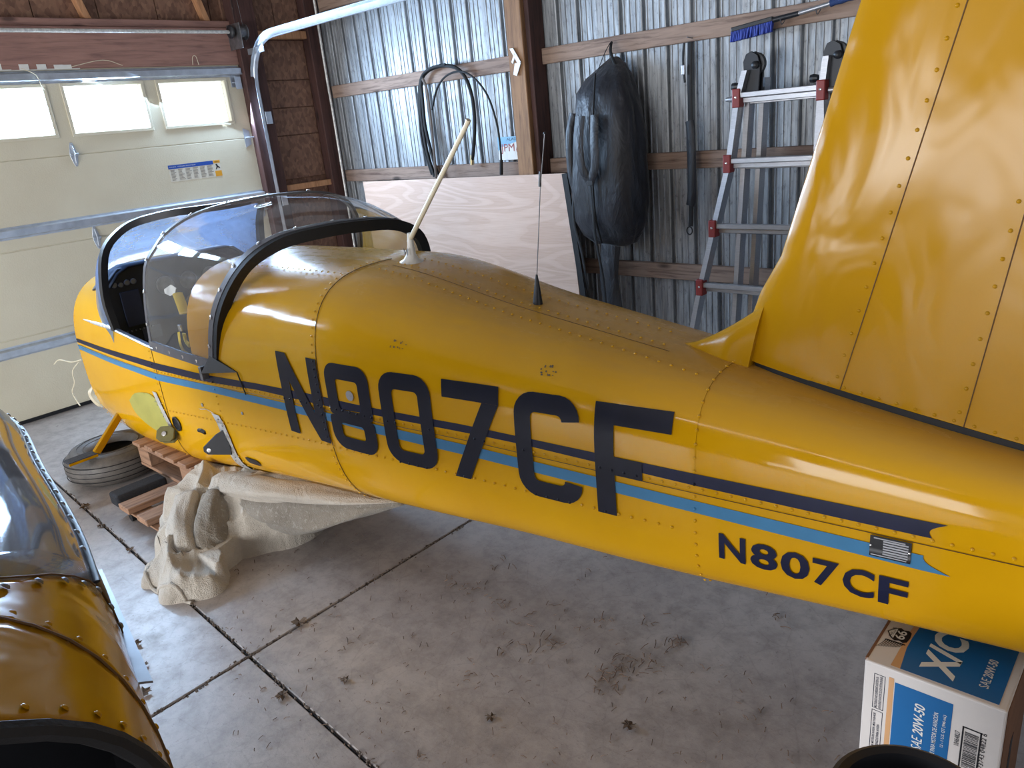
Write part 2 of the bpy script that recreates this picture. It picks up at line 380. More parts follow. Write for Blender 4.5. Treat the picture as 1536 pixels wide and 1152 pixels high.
# --- corrugated back wall
wall_back = MB().box((XL-.1, YB+.05, 0), (XR+.1, YB+.09, ZC)).build('wall_back', STEEL); st(wall_back)
def sheet(x0, x1):
    prof = []; pitch = .1524; x = x0
    while x < x1-.01:
        prof += [(x, -.002), (x+.003, .026), (x+.024, .026), (x+.029, -.005), (x+.034, -.005), (x+.038, 0), (x+.064, 0), (x+.067, -.004), (x+.071, -.004), (x+.074, 0), (x+.104, 0), (x+.107, -.004), (x+.111, -.004), (x+.114, 0), (x+.142, 0), (x+.146, -.005)]
        x += pitch
    prof.append((x1+.03, -.001))
    b = MB(); n = len(prof)
    b.add([(px, YB+py, z) for z in (0.01, ZC) for px, py in prof], [(i, i+1, i+1+n, i+n) for i in range(n-1)])
    return b.build('corrugated_sheet', CORR, wall_back)
x = XL
while x < XR: sheet(x, x+.9144); x += .9144
for z in (.03, .57, 1.22, 1.885, 2.53):
    for (a, c, dz) in ((XL+.1, -3.42, -.01), (-3.36, 2.4, 0)):
        MB().box((a, YB-.042, z+dz), (c, YB-.004, z+dz+.093)).build('girt', WGIRT, wall_back, bevel=.003, seg=1)
# post
post = MB().box((-3.455, 3.90, 0), (-3.325, YB-.005, ZC)).build('post', WPOST, wall_back, bevel=.004, seg=1)
MB().box((-3.322, 3.93, 0), (-3.285, YB-.005, ZC)).build('post_shaded_side', WDARK, wall_back, bevel=.003, seg=1)  # shaded side face of the post, put in as a dark wood strip
MB().box((-.05, 3.90, 0), (.09, YB-.005, ZC)).build('post', WPOST, wall_back, bevel=.004, seg=1)

# --- door wall
wall_left = MB().box((XL-.11, 3.28, 0), (XL-.06, YB+.05, ZC)).build('wall_left', OSB); st(wall_left)
for (y0, y1, z0, z1) in ((3.47, 3.93, 1.285, 1.62), (3.47, 3.93, 1.626, 1.83), (3.47, 3.93, 1.836, 2.036), (3.47, 3.93, 2.042, 2.33), (3.47, 3.93, .9, 1.24), (3.47, 3.93, .02, .894), (3.47, 3.70, 2.40, ZC), (3.705, 3.93, 2.40, ZC)):
    MB().box((XL-.06, y0, z0), (XL-.045, y1, z1)).build('osb_board', OSB, wall_left, bevel=.002, seg=1)
MB().box((XL-.045, 3.29, 0), (XL+.07, 3.47, ZC)).build('post', WDARK, wall_left, bevel=.004, seg=1)
MB().box((XL-.045, 3.93, 0), (XL+.05, 4.06, ZC)).build('post', WDARK, wall_left, bevel=.004, seg=1)
MB().box((XL-.045, 3.47, 2.335), (XL+.02, 3.93, 2.39)).build('nogging', WNEW, wall_left, bevel=.002, seg=1)
MB().box((XL-.045, 3.47, 1.20), (XL+.02, 3.97, 1.245)).build('nogging', WNEW, wall_left, bevel=.002, seg=1)
MB().box((XL-.14, YF, 2.15), (XL-.11, 3.3, ZC)).build('sheathing', OSB, wall_left)
# header above the doors
MB().box((XL-.06, YF, 2.155), (XL+.02, 3.29, 2.405)).build('header_beam', WHEAD, wall_left, bevel=.003, seg=1)
MB().box((XL-.06, YF, 2.408), (XL+.0, 3.29, 2.455)).build('header_plate', WHEAD, wall_left, bevel=.003, seg=1)
for y in np.arange(-4.4, 3.3, .4):
    MB().box((XL-.10, y, 2.457), (XL-.085, min(y+.393, 3.29), ZC)).build('osb_board', OSB, wall_left)
for y, t in ((2.31, .13), (3.14, .12), (1.3, .13), (.4, .13), (-.6, .13), (-1.6, .13)):
    b = MB(); b.add([(XL-.083, y-.03, 2.457), (XL-.02, y-.03, 2.457), (XL-.02, y+.012, 2.457), (XL-.083, y+.012, 2.457), (XL-.083, y-.03-t*1.2, ZC), (XL-.02, y-.03-t*1.2, ZC), (XL-.02, y+.012-t*1.2, ZC), (XL-.083, y+.012-t*1.2, ZC)],
        [(0, 3, 2, 1), (4, 5, 6, 7), (0, 1, 5, 4), (1, 2, 6, 5), (2, 3, 7, 6), (3, 0, 4, 7)]); b.build('gable_stud', WNEW, wall_left, bevel=.002, seg=1)
MB().box((XL-.06, -1.76, 0), (XL+.03, -1.62, 2.155)).build('post', WDARK, wall_left, bevel=.004, seg=1)
MB().box((XL-.10, YF, 0), (XL-.06, -1.6, 2.155)).build('osb_board', OSB, wall_left)
# other walls and roof
b = MB(); b.box((XR, YF, 0), (XR+.1, YB+.1, ZC)); st(b.build('wall_right', CORR))
b = MB(); b.box((XL-.1, YF-.1, 0), (XR, YF, ZC)); st(b.build('wall_front', OSB))
ceil = MB().box((XL-.1, YF-.1, ZC), (XR+.1, YB+.1, ZC+.08)).build('ceiling', plain('roof_lining', srgb(150, 140, 130), .8, 0, .08, 3)); st(ceil)
for xt in (-3.40, -.96, 1.5):
    MB().box((xt-.019, YF, 2.30), (xt+.019, YB-.01, 2.39)).build('truss_chord', WTRUSS, ceil, bevel=.003, seg=1)
    for k in range(8):
        y0 = -4.2+k; MB().bar((xt, y0, 2.38), (xt, y0+.5, ZC), .036, .08).build('truss_web', WTRUSS, ceil)

# --- garage door
dr = MB().box((XL-.045, .86, 0.012), (XL-.040, 3.26, 2.15)).build('door_1', DOORM)  # outer skin, cut by the windows below
bpy.data.objects.remove(dr)
door = bpy.data.objects.new('door_1', None); COL.objects.link(door); door.location = (XL, 2.0, 0); OFF['door_1'] = Vector((XL, 2.0, 0)); st(door)
DX0, DX1 = XL-.045, XL+.002
DY0, DY1 = -1.60, 3.30
wins = [(2.65-.622*k, 3.145-.622*k) for k in range(8)]
zs = [(.02, .552), (.556, 1.092), (1.096, 1.634), (1.638, 2.155)]
for i, (z0, z1) in enumerate(zs):
    if i < 3: MB().box((DX0, DY0, z0), (DX1, DY1, z1)).build('door_section', DOORM, door, bevel=.004, seg=1)
    else:
        b = MB(); b.box((DX0, DY0, z0), (DX1, DY1, 1.765)); b.box((DX0, DY0, 2.05), (DX1, DY1, z1))
        ys = [DY0]+[e for wv in sorted(wins) for e in wv]+[DY1]
        for k in range(0, len(ys), 2): b.box((DX0, ys[k], 1.765), (DX1, ys[k+1], 2.05))
        b.build('door_section', DOORM, door)
for z_ in (.554, 1.094, 1.636): MB().box((DX0+.004, DY0, z_-.012), (DX1-.006, DY1, z_+.012)).build('section_joint', DOORM, door)
for (y0, y1) in wins:
    b = MB(); f0, f1, g0, g1 = y0-.022, y1+.022, 1.743, 2.072
    for lo, hi in (((DX1, f0, g0), (DX1+.008, f1, g0+.022)), ((DX1, f0, g1-.022), (DX1+.008, f1, g1)), ((DX1, f0, g0+.022), (DX1+.008, y0, g1-.022)), ((DX1, y1, g0+.022), (DX1+.008, f1, g1-.022))): b.box(lo, hi)
    fr = b.build('window_frame', DOORM, door, bevel=.002, seg=1)
    MB().box((DX0+.012, y0, 1.765), (DX0+.016, y1, 2.05)).build('pane', PANE, fr)
def strut(z, h=.05):
    b = MB(); x = DX1
    prof = [(x, z-h*.7), (x+.004, z-h*.5), (x+.045, z-h*.35), (x+.045, z+h*.35), (x+.004, z+h*.5), (x, z+h*.7), (x, z+h*.45), (x+.041, z+h*.3), (x+.041, z-h*.3), (x, z-h*.45)]
    b.loft([[(px, yy, pz) for px, pz in prof] for yy in (DY0+.02, DY1-.02)]); return b.build('strut', GALV, door)
strut(2.11, .055); strut(1.205, .055); strut(.475, .055)
MB().box((DX0, DY0, 0.002), (DX1+.01, DY1, .024)).build('bottom_seal', BLKR, door)
def hinge(y, z):
    b = MB(); x = DX1
    for sg in (1, -1):
        b.prism([(-.026, 0), (.026, 0), (.014, .055), (.007, .075), (-.007, .075), (-.014, .055)], (x, y, z), (0, 1, 0), (0, 0, sg), (1, 0, 0), .004)
    b.tube([(x+.014, y-.026, z), (x+.014, y+.026, z)], .009, 8)
    b.tube([(x+.01, y, z-.055), (x+.022, y, z), (x+.01, y, z+.055)], .005, 6)
    h = b.build('hinge', GALV, door, bevel=.001, seg=1)
    s = MB()
    for dz in (-.06, -.035, .035, .06): s.dome((x+.004, y, z+dz), (1, 0, 0), .0055, .004, 6)
    s.build('screws', CHROME, h)
for z in (.554, 1.094, 1.636):
    for y in (1.98, .85, -.28): hinge(y, z)
for z in (.554, 1.094, 1.636):
    b = MB(); x = DX1
    b.prism([(-.02, -.07), (.03, -.05), (.03, .05), (-.02, .07)], (x, 3.24, z), (0, 1, 0), (0, 0, 1), (1, 0, 0), .004)
    b.tube([(x+.02, 3.22, z), (x+.02, 3.345, z)], .006, 8); b.lathe([(.006, 0), (.022, .002), (.022, .012), (.006, .014)], (x+.02, 3.34, z), (0, 1, 0), 12)
    b.build('edge_roller_hinge', GALV, door)
b = MB(); b.box((DX1, 3.21, 2.03), (DX1+.03, 3.27, 2.035)); b.box((DX1, 3.20, 2.0), (DX1+.004, 3.285, 2.10)); b.box((DX1+.03, 3.22, 1.985), (DX1+.033, 3.27, 2.07)); b.tube([(DX1+.03, 3.2, 2.09), (DX1+.03, 3.35, 2.09)], .006, 8)
b.build('top_roller_bracket', GALV, door)
# sticker on the door
sx, sy, sz = DX1, 2.58, 1.385
stk = patch('instruction_sticker', rect(0, 0, .40, .115), (sx, sy, sz), (0, 1, 0), (0, 0, 1), PSTICK, door, label='white printed instruction sticker')
patch('printed_band', rect(0, .088, .345, .115), (sx, sy, sz), (0, 1, 0), (0, 0, 1), PSBLUE, stk, .0009)
patch('printed_block', rect(.348, .0, .40, .04), (sx, sy, sz), (0, 1, 0), (0, 0, 1), PORANGE, stk, .0009)
patch('printed_block', rect(.348, .095, .40, .115), (sx, sy, sz), (0, 1, 0), (0, 0, 1), PORANGE, stk, .0009)
text('lettering', 'WARNING', (sx, sy+.358, sz+.099), (0, 1, 0), (0, 0, 1), .009, PBLACK, stk, .0014, width=.034)
text('lettering', 'WARNING   TO PREVENT SERIOUS INJURY', (sx, sy+.008, sz+.096), (0, 1, 0), (0, 0, 1), .009, PWHITE, stk, .0014, width=.20)
patch('pictogram', [(.356, .05), (.364, .05), (.375, .065), (.39, .055), (.394, .062), (.378, .076), (.372, .09), (.36, .085), (.368, .072)], (sx, sy, sz), (0, 1, 0), (0, 0, 1), PBLACK, stk, .0009)
b = MB(); n_ = Vector((1, 0, 0))
for c in range(6):
    for r in range(9):
        y0 = .012+c*.056; z0 = .078-r*.0085; wd = .046*random.uniform(.55, 1)
        b.prism(rect(y0, z0, y0+wd, z0+.0035), (sx+.0009, sy, sz), (0, 1, 0), (0, 0, 1), n_, .0002)
b.build('fine_print', plain('grey_ink', srgb(120, 115, 108), .6), stk, kind='stuff')
# door track, shaft, spring end
tr = thing('door_track', (XL+.08, 3.35, 0), 'galvanised curved door track running from the door edge up and overhead', 'track')
path = [(XL+.085, 3.35, .02), (XL+.085, 3.35, 1.0), (XL+.085, 3.35, 1.98)]
for k in range(1, 9):
    a = PI-k*PI/2/8; path.append((XL+.085+.34+.34*math.cos(a), 3.35, 1.98+.34*math.sin(a)))
path += [(-4.4, 3.35, 2.325), (-3.2, 3.35, 2.33), (-2.2, 3.35, 2.335)]
rings = []
for i, p in enumerate(path):
    p = Vector(p); d = (Vector(path[min(i+1, len(path)-1)])-Vector(path[max(i-1, 0)])).normalized(); s_ = Vector((0, 1, 0)); u = s_.cross(d)
    prof = [(.026, -.013), (.028, -.013), (.028, .012), (.018, .022), (-.018, .022), (-.028, .012), (-.028, -.013), (-.026, -.013), (-.026, .011), (-.017, .020), (.017, .020), (.026, .011)]
    rings.append([p+u*a+s_*bb for a, bb in prof])
MB().loft(rings).build('track_rail', GALV, tr, smooth=True)
MB().box((XL+.02, 3.352, 2.215), (-5.33, 3.357, 2.255), R=Matrix.Rotation(0, 3, 'Y')).build('track_brace', GALV, tr)
for z in (.5, 1.1, 1.72): 
    b = MB(); b.box((XL+.07, 3.374, z), (XL+.074, 3.45, z+.09)); b.box((XL+.03, 3.373, z), (XL+.115, 3.377, z+.09)); b.build('track_bracket', GALV, tr, bevel=.001, seg=1)
sh = thing('torsion_shaft', (XL+.12, 3.2, 2.365), 'long grey torsion shaft above the door with a black end bearing', 'shaft')
MB().tube([(XL+.12, -1.7, 2.365), (XL+.12, 3.24, 2.365)], .0125, 12).build('shaft', ALUM, sh, smooth=True)
MB().box((XL+.02, 3.245, 2.25), (XL+.20, 3.25, 2.42)).build('bearing_plate', STEEL, sh, bevel=.01)
MB().lathe([(.012, 0), (.035, 0), (.045, .008), (.045, .016), (.035, .03), (.03, .03)], (XL+.12, 3.20, 2.365), (0, 1, 0), 20).build('end_bearing', BLACK, sh, smooth=True)
MB().lathe([(.03, 0), (.055, 0), (.055, .008), (.042, .012), (.042, .06), (.055, .064), (.055, .07), (.03, .07)], (XL+.12, 3.26, 2.365), (0, 1, 0), 20).build('cable_drum', STEEL, sh, smooth=True)
MB().tube([(XL+.10, 3.31, 2.9), (XL+.14, 3.315, 2.30)], .0016, 5).build('lift_cable', STEEL, sh)
cd = MB().tube(spline([(-5.52, 4.0, ZC), (-5.52, 4.0, 2.0), (-5.515, 4.0, 1.75), (-5.52, 4.0, .1)], 3), .011, 10).build('conduit', ALUM, None, 'thin grey metal conduit running down the wall corner', 'conduit', smooth=True)
lamp = thing('lamp_holder', (-5.0, 2.35, 2.52), 'ivory plastic lamp holder hanging at the top above the garage door', 'lamp')
MB().lathe([(.0, 0), (.03, 0), (.045, .02), (.05, .06), (.03, .09), (.01, .1)], (-4.95, 2.33, 2.47), (.15, .1, 1), 10).build('socket', IVORY, lamp)
MB().tube([(-4.94, 2.34, 2.56), (-4.93, 2.35, ZC)], .004, 6).build('cord', IVORY, lamp)
# white frayed insulation along the top of the door
b = MB(); ys = np.linspace(1.1, 2.15, 22)
for i in range(21):
    h = .020*math.sin(PI*(i+.5)/21)+.006*random.random()+.014
    b.box((XL-.01, ys[i], 2.152), (XL+.015+.01*random.random(), ys[i+1]+.004, 2.155+h))
b.build('foam_strip', WHITEP, None, 'white ragged foam strip along the top edge of the garage door', 'strip')
for nm, pts in (('white string looped over the top of the door at the left edge', [(XL+.06, 1.62, 2.14), (XL+.07, 1.66, 2.10), (XL+.07, 1.60, 2.05), (XL+.07, 1.68, 2.03), (XL+.07, 1.70, 2.02)]), ('white string hanging in front of the leftmost door window', [(XL+.05, 1.80, 2.16), (XL+.08, 1.86, 2.12), (XL+.07, 1.88, 2.06), (XL+.06, 1.895, 2.03)]), ('thin pale string sticking up behind the foam strip', [(XL+.03, 2.10, 2.165), (XL+.04, 2.30, 2.20), (XL+.04, 2.42, 2.165)]), ('pale wire loop poking up over the right end of the door', [(XL+.03, 2.92, 2.16), (XL+.04, 2.925, 2.21), (XL+.04, 2.95, 2.215), (XL+.04, 2.96, 2.16)])):
    MB().tube(spline(pts, 4), .0022, 5).build('string', IVORY, None, nm, 'string')

# ================================================================== AIRPLANE
SX = [-4.35, -3.8, -3.4, -2.87, -2.09, -1.4, -.8, -.2, .75]
SS = [1.30, 1.285, 1.287, 1.285, 1.291, 1.36, 1.42, 1.482, 1.575]
ST = [1.04, 1.10, 1.14, 1.166, 1.174, 1.076, .994, .900, .79]
SM = [.62, .66, .70, .75, .78, .72, .69, .68, .66]
SB = [.131, .170, .179, .244, .315, .387, .446, .496, .54]
SNT = [3, 3, 3, 3.38, 3.38, 3.4, 3.45, 3.45, 3.45]
SNB = [3, 4.6, 4.6, 3.8, 3.0, 3.2, 4, 4, 4]
def pch(xs, ys):  # smooth monotone interpolation
    xs = np.array(xs, float); ys = np.array(ys, float); h = np.diff(xs); d = np.diff(ys)/h; m = np.zeros(len(xs))
    m[0] = d[0]; m[-1] = d[-1]
    for i in range(1, len(xs)-1): m[i] = 0 if d[i-1]*d[i] <= 0 else 2/(1/d[i-1]+1/d[i])
    def f(x):
        i = int(np.clip(np.searchsorted(xs, x)-1, 0, len(xs)-2)); t = (x-xs[i])/h[i]
        return float((2*t**3-3*t*t+1)*ys[i]+(t**3-2*t*t+t)*h[i]*m[i]+(-2*t**3+3*t*t)*ys[i+1]+(t**3-t*t)*h[i]*m[i+1])
    return f
fS, fT, fM, fB, fNT, fNB = [pch(SX, a) for a in (SS, ST, SM, SB, SNT, SNB)]
cyf = lambda x: 1.632-.016*x
def sec_pt(x, a, out=0.0):
    hw = cyf(x)-fS(x)+out; zm = fM(x); up = math.sin(a) >= 0
    n = fNT(x) if up else fNB(x); h = (fT(x)-zm if up else zm-fB(x))+out
    c, s_ = math.cos(a), math.sin(a); r = (abs(c)**n+abs(s_)**n)**(-1/n)
    return Vector((x, cyf(x)-hw*r*c, zm+h*r*s_))
def side_y(x, z, out=0.0):
    hw = cyf(x)-fS(x)+out; zm = fM(x)
    if z > zm: n = fNT(x); h = fT(x)-zm+out
    else: n = fNB(x); h = zm-fB(x)+out
    t = min(.9999, abs(z-zm)/h); return cyf(x)-hw*(1-t**n)**(1/n)
def side_pt(x, z, out=0.0): return Vector((x, side_y(x, z, out), z))
def side_n(x, z):
    e = .004; a = side_pt(x+e, z)-side_pt(x-e, z); b = side_pt(x, z+e)-side_pt(x, z-e); return a.cross(b).normalized()
def top_z(x, y):
    hw = cyf(x)-fS(x); n = fNT(x); t = min(.999, abs(y-cyf(x))/hw); return fM(x)+(fT(x)-fM(x))*(1-t**n)**(1/n)
zrow = lambda x: float(np.interp(x, [-4.35, -3.36, -2.55, -2.04, -1.5, -.8, .3], [.69, .687, .738, .761, .757, .746, .735]))

plane = thing('airplane', (-2.0, 1.74, 0), 'wingless yellow airplane with N807CF in big letters, propped on a pallet and a carton', 'airplane')
def angle_of(x, z):   # near side parameter for height z
    lo, hi = -PI/2, PI/2
    for _ in range(40):
        m = (lo+hi)/2
        if sec_pt(x, m).z < z: lo = m
        else: hi = m
    return lo
def skin(x0, x1, part, out=0.0, zcut=None, mat=YEL, nx=None):
    nx = nx or max(4, int((x1-x0)/.07)); na = 40; rings = []
    for i in range(nx+1):
        x = x0+(x1-x0)*i/nx; a0 = angle_of(x, zrow(x)); r = []
        if part == 'upper':
            for k in range(na+1): r.append(sec_pt(x, a0+(PI-2*a0)*k/na, out))
        elif part == 'lower':
            for k in range(na+1): r.append(sec_pt(x, a0-(PI+2*a0)*k/na, out))
        elif part in ('sill_near', 'sill_far'):
            a1 = angle_of(x, zcut(x))
            for k in range(9):
                a = a0+(a1-a0)*k/8; r.append(sec_pt(x, a if part == 'sill_near' else PI-a, out))
        rings.append(r)
    b = MB(); b.loft(rings, closed=False, cap=False); return b.build('skin_panel', mat, plane, smooth='all', fix=True)
sill = lambda x: float(np.interp(x, [-3.86, -3.75, -3.38, -2.97], [.86, .835, .80, .785]))
X0, XC0, XC1, XB, XA, XE = -4.35, -3.86, -2.975, -2.09, -.80, .75
skin(X0, -3.38, 'lower', .0); skin(-3.38, XB, 'lower', .0008); skin(XB, XA, 'lower'); skin(XA, XE, 'lower', .0008)
skin(X0, XC0, 'upper', .001); skin(XC0, XC1, 'sill_near', .001, sill); skin(XC0, XC1, 'sill_far', .001, sill)
skin(XC1, XB, 'upper', .001, nx=18); skin(XB, XA, 'upper', .002); skin(XA, XE, 'upper', .001)
# firewall, tail post
for x_, nm, m_ in ((X0+.004, 'firewall', ALUM), (XE-.004, 'tail_bulkhead', YEL)):
    pts = [sec_pt(x_, 2*PI*k/48, -.003) for k in range(48)]
    b = MB(); b.loft([pts, [p+Vector((.006, 0, 0)) for p in pts]]); b.build(nm, m_, plane)
# cockpit tub
b = MB()
xs_ = np.linspace(-4.0, -2.98, 11)
for part in (0, 1):
    rings = []
    for x_ in xs_:
        r = []
        for k in range(13):
            a = angle_of(x_, sill(max(-3.86, x_))-.01); aa = a-(PI/2+a)*k/12
            r.append(sec_pt(x_, aa if part == 0 else PI-aa, -.014))
        rings.append(r)
    b.loft(rings, closed=False, cap=False)
b.build('cockpit_lining', plain('mustard_lining', srgb(120, 96, 58), .7, 0, .2, 9), plane, smooth=True)
def bulkhead(x_, zlo, mat, nm, out=-.006, t=.006, ztop=None):
    pts = []
    for k in range(41):
        a = PI*k/40; p = sec_pt(x_, a, out); 
        if ztop: p.z = min(p.z, ztop)
        pts.append(p)
    pts = [Vector((x_, side_y(x_, zlo)+.02, zlo))]+pts+[Vector((x_, 2*cyf(x_)-side_y(x_, zlo)-.02, zlo))]
    MB().loft([pts, [p+Vector((t, 0, 0)) for p in pts]]).build(nm, mat, plane)
bulkhead(-2.98, .30, plain('mustard_bulkhead', srgb(168, 126, 34), .5), 'seat_bulkhead')
bulkhead(-3.92, .30, DARK, 'panel_bulkhead')
# instrument panel with gauges
ip = MB(); pts = [(-.37, .36), (-.37, 1.04), (-.30, 1.10), (.30, 1.10), (.37, 1.04), (.37, .36)]
ip.prism([(p[0], p[1]) for p in pts], (-3.80, cyf(-3.8), 0), (0, 1, 0), (0, 0, 1), (-1, 0, 0), .03); ip = ip.build('instrument_panel', BLACK, plane, bevel=.004)
for i, (dy, dz, r) in enumerate([(-.335, 1.03, .014), (-.305, 1.025, .012), (-.275, 1.03, .014), (-.245, 1.03, .014), (-.10, .98, .045), (.02, .98, .045), (.14, .98, .045), (.26, .98, .04), (.02, .86, .045), (.14, .86, .045)]):
    c0 = (-3.80, cyf(-3.8)+dy, dz); gz = MB().lathe([(r*.8, 0), (r, 0), (r, .006), (r*.85, .008), (r*.85, .004), (.001, .004)], c0, (1, 0, 0), 18).build('gauge', STEEL, ip, smooth=True)
MB().box((-3.799, 1.37, .82), (-3.79, 1.46, .99)).build('radio_panel', plain('charcoal_panel', srgb(44, 46, 58), .5), ip, bevel=.003)
MB().box((-3.799, 1.43, .74), (-3.792, 1.52, .80)).build('placard', plain('grey_placard', srgb(70, 72, 80), .5), ip)
for k in range(7): MB().tube([(-3.80, 1.36+k*.02, .80), (-3.788, 1.36+k*.02, .80)], .004, 8).build('switch', STEEL, ip)
# glare shield under the windscreen
b = MB(); rings = []
for x_ in (-4.02, -3.9, -3.78):
    rings.append([Vector((x_, cyf(x_)+dy, 1.108-2.2*max(0, abs(dy)-.27)**1.4-(.03 if x_ < -4 else 0))) for dy in np.linspace(-.365, .365, 15)])
b.loft(rings, closed=False, cap=False); b.build('glare_shield', BLACK, plane, solid=.01, smooth=True)
# seat with yellow harness
b = MB(); b.box((-3.50, 1.42, .34), (-3.02, 1.95, .44)); seat = b.build('seat', plain('grey_seat_vinyl', srgb(70, 66, 60), .7), plane, bevel=.03, seg=3)
YST = plain('yellow_webbing', srgb(250, 215, 20), .6, 0, .08, 60, bump=.2)
def strap(pts, wd=.045, mat=YST, nm='harness_strap', par=None, t=.1, **k):
    return MB().tube(spline(pts, 5), wd/2, 8, flat=t).build(nm, mat, par or plane, smooth=True, **k)
def WP(px, py, Y):   # a point of the plane y = Y seen at a place of the photograph
    d = RT*((px-768)/FPX)+DN*((py-576)/FPX)+fw; t = Y/d.y; return Vector((0, 0, CAMH))+d*t
strap([WP(266, 440, 1.36), WP(271, 453, 1.345), WP(277, 470, 1.335)], .040, t=.25)
strap([WP(268, 498, 1.34), WP(270, 514, 1.33), WP(275, 526, 1.33), WP(282, 531, 1.34)], .022, t=.3)
strap([WP(276, 500, 1.36), WP(279, 512, 1.36), WP(284, 518, 1.36)], .03, t=.3)
MB().obox(WP(270, 492, 1.335), (.012, 0, 0), (0, .004, 0), (0, 0, .014)).build('buckle', CHROME, plane, bevel=.002)
P_ = [WP(*p, 1.37) for p in ((246, 434), (256, 427), (264, 432), (262, 441), (255, 444), (247, 440))]
b = MB(); b.add(P_+[p+Vector((0, .002, 0)) for p in P_], [tuple(range(6)), tuple(range(11, 5, -1))]+[(k, (k+1) % 6, (k+1) % 6+6, k+6) for k in range(6)]); b.build('paper_tag', PWHITE, plane)

# stripes and letters: thin vinyl laid on the skin
def decal(name, polys, mat, out=.0042, parent=None, step=.02, label=None, sm=True):
    bm = bmesh.new()
    for poly in polys:
        vs = [bm.verts.new((p[0], 0, p[1])) for p in poly]; bm.faces.new(vs)
    if any(len(p) > 4 for p in polys): bmesh.ops.triangulate(bm, faces=[f for f in bm.faces if len(f.verts) > 4], ngon_method='EAR_CLIP')
    us = [v.co.x for v in bm.verts]; ws = [v.co.z for v in bm.verts]
    for k in range(int(min(us)/step)-1, int(max(us)/step)+2):
        bmesh.ops.bisect_plane(bm, geom=bm.verts[:]+bm.edges[:]+bm.faces[:], plane_co=(k*step, 0, 0), plane_no=(1, 0, 0))
    for k in range(int(min(ws)/step)-1, int(max(ws)/step)+2):
        bmesh.ops.bisect_plane(bm, geom=bm.verts[:]+bm.edges[:]+bm.faces[:], plane_co=(0, 0, k*step), plane_no=(0, 0, 1))
    off = OFF[plane.name]
    for v in bm.verts: v.co = side_pt(v.co.x, v.co.z, out)-off
    me = bpy.data.meshes.new(name); bm.to_mesh(me); bm.free(); me.materials.append(mat)
    me.polygons.foreach_set('use_smooth', [sm]*len(me.polygons))
    o = bpy.data.objects.new(name, me); COL.objects.link(o); OFF[o.name] = off; o.parent = parent or plane
    if label: o['label'] = label
    return o
def band(xs, top, bot):
    return [[(xs[i], bot[i]), (xs[i+1], bot[i+1]), (xs[i+1], top[i+1]), (xs[i], top[i])] for i in range(len(xs)-1)]
xx = list(np.linspace(-4.34, -.33, 80)); it = lambda x, X_, Y_: float(np.interp(x, X_, Y_))
tD = [it(x, [-4.35, -3.36, -2.9, -2.5, -2.1, -1.5, -.8, -.3], [.722, .729, .746, .774, .794, .793, .784, .780]) for x in xx]
bD = [it(x, [-4.35, -3.36, -2.9, -2.5, -1.85, -1.3, -.8, -.3], [.702, .697, .716, .749, .770, .769, .754, .746]) for x in xx]
tB = [it(x, [-4.35, -3.38, -2.9, -2.5, -2.0, -1.6, -.8, -.3], [.688, .677, .705, .721, .741, .733, .714, .704]) for x in xx]
bB = [it(x, [-4.35, -3.38, -2.9, -2.5, -2.0, -1.6, -.8, -.3], [.664, .644, .674, .692, .711, .700, .683, .670]) for x in xx]
def tip(x0, top, bot, longtop):
    P = []; n = 8; t0, b0 = top, bot
    ctop = x0+(.042 if longtop else .006); cbot = x0+(.018 if longtop else .055)
    for k in range(n):
        a, c = k/n, (k+1)/n
        def ex(t): return x0+(ctop-x0)*(1-t)+(cbot-x0)*t-.016*math.sin(PI*t)
        P.append([(x0, t0+(b0-t0)*c), (ex(c), t0+(b0-t0)*c), (ex(a), t0+(b0-t0)*a), (x0, t0+(b0-t0)*a)])
    return P
decal('stripe', band(xx, tD, bD)+tip(-.33, tD[-1], bD[-1], True), NAVYS, .0034, label='navy stripe')
decal('stripe', band(xx, tB, bB)+tip(-.33, tB[-1], bB[-1], False), BLUE, .0034, label='light blue stripe')
def rr(x0, z0, x1, z1, r, n=6):
    P = []
    for cx, cz, a0 in ((x1-r, z1-r, 0), (x0+r, z1-r, 90), (x0+r, z0+r, 180), (x1-r, z0+r, 270)):
        for k in range(n+1): a = math.radians(a0+90*k/n); P.append((cx+r*math.cos(a), cz+r*math.sin(a)))
    return P
def rr4(x0, z0, x1, z1, rs, n=6):
    P = []
    for (cx, sx, cz, sz, a0), r in zip(((x1, -1, z1, -1, 0), (x0, 1, z1, -1, 90), (x0, 1, z0, 1, 180), (x1, -1, z0, 1, 270)), rs):
        for k in range(n+1): a = math.radians(a0+90*k/n); P.append((cx+sx*r+r*math.cos(a), cz+sz*r+r*math.sin(a)))
    return P
def ringq(o, i): return [[o[k], o[(k+1) % len(o)], i[(k+1) % len(i)], i[k]] for k in range(len(o))]
Z0, Z1 = .622, .921; s_ = .052
LN = [rect(-2.325, Z0, -2.268, Z1), rect(-2.145, Z0, -2.09, Z1), [(-2.268, Z1), (-2.268, Z1-.10), (-2.145, Z0), (-2.145, Z0+.10)]]
zmid = .742
L8 = ringq(rr4(-2.052, zmid, -1.845, Z1, (.05, .05, .018, .018)), rr4(-2.0, zmid+.024, -1.897, Z1-s_, (.012,)*4))+ringq(rr4(-2.058, Z0, -1.845, zmid, (.018, .018, .055, .055)), rr4(-2.006, Z0+s_-.005, -1.897, zmid-.024, (.012,)*4))
L0 = ringq(rr(-1.802, Z0, -1.598, Z1, .06), rr(-1.75, Z0+s_-.005, -1.648, Z1-s_, .016))
L7 = [rect(-1.555, Z1-.052, -1.357, Z1), [(-1.54, Z0), (-1.483, Z0), (-1.357, Z1-.0521), (-1.414, Z1-.0521)]]
oc = rr(-1.306, Z0, -1.105, Z1, .06); ic = rr(-1.254, Z0+s_-.003, -1.157, Z1-s_, .016)
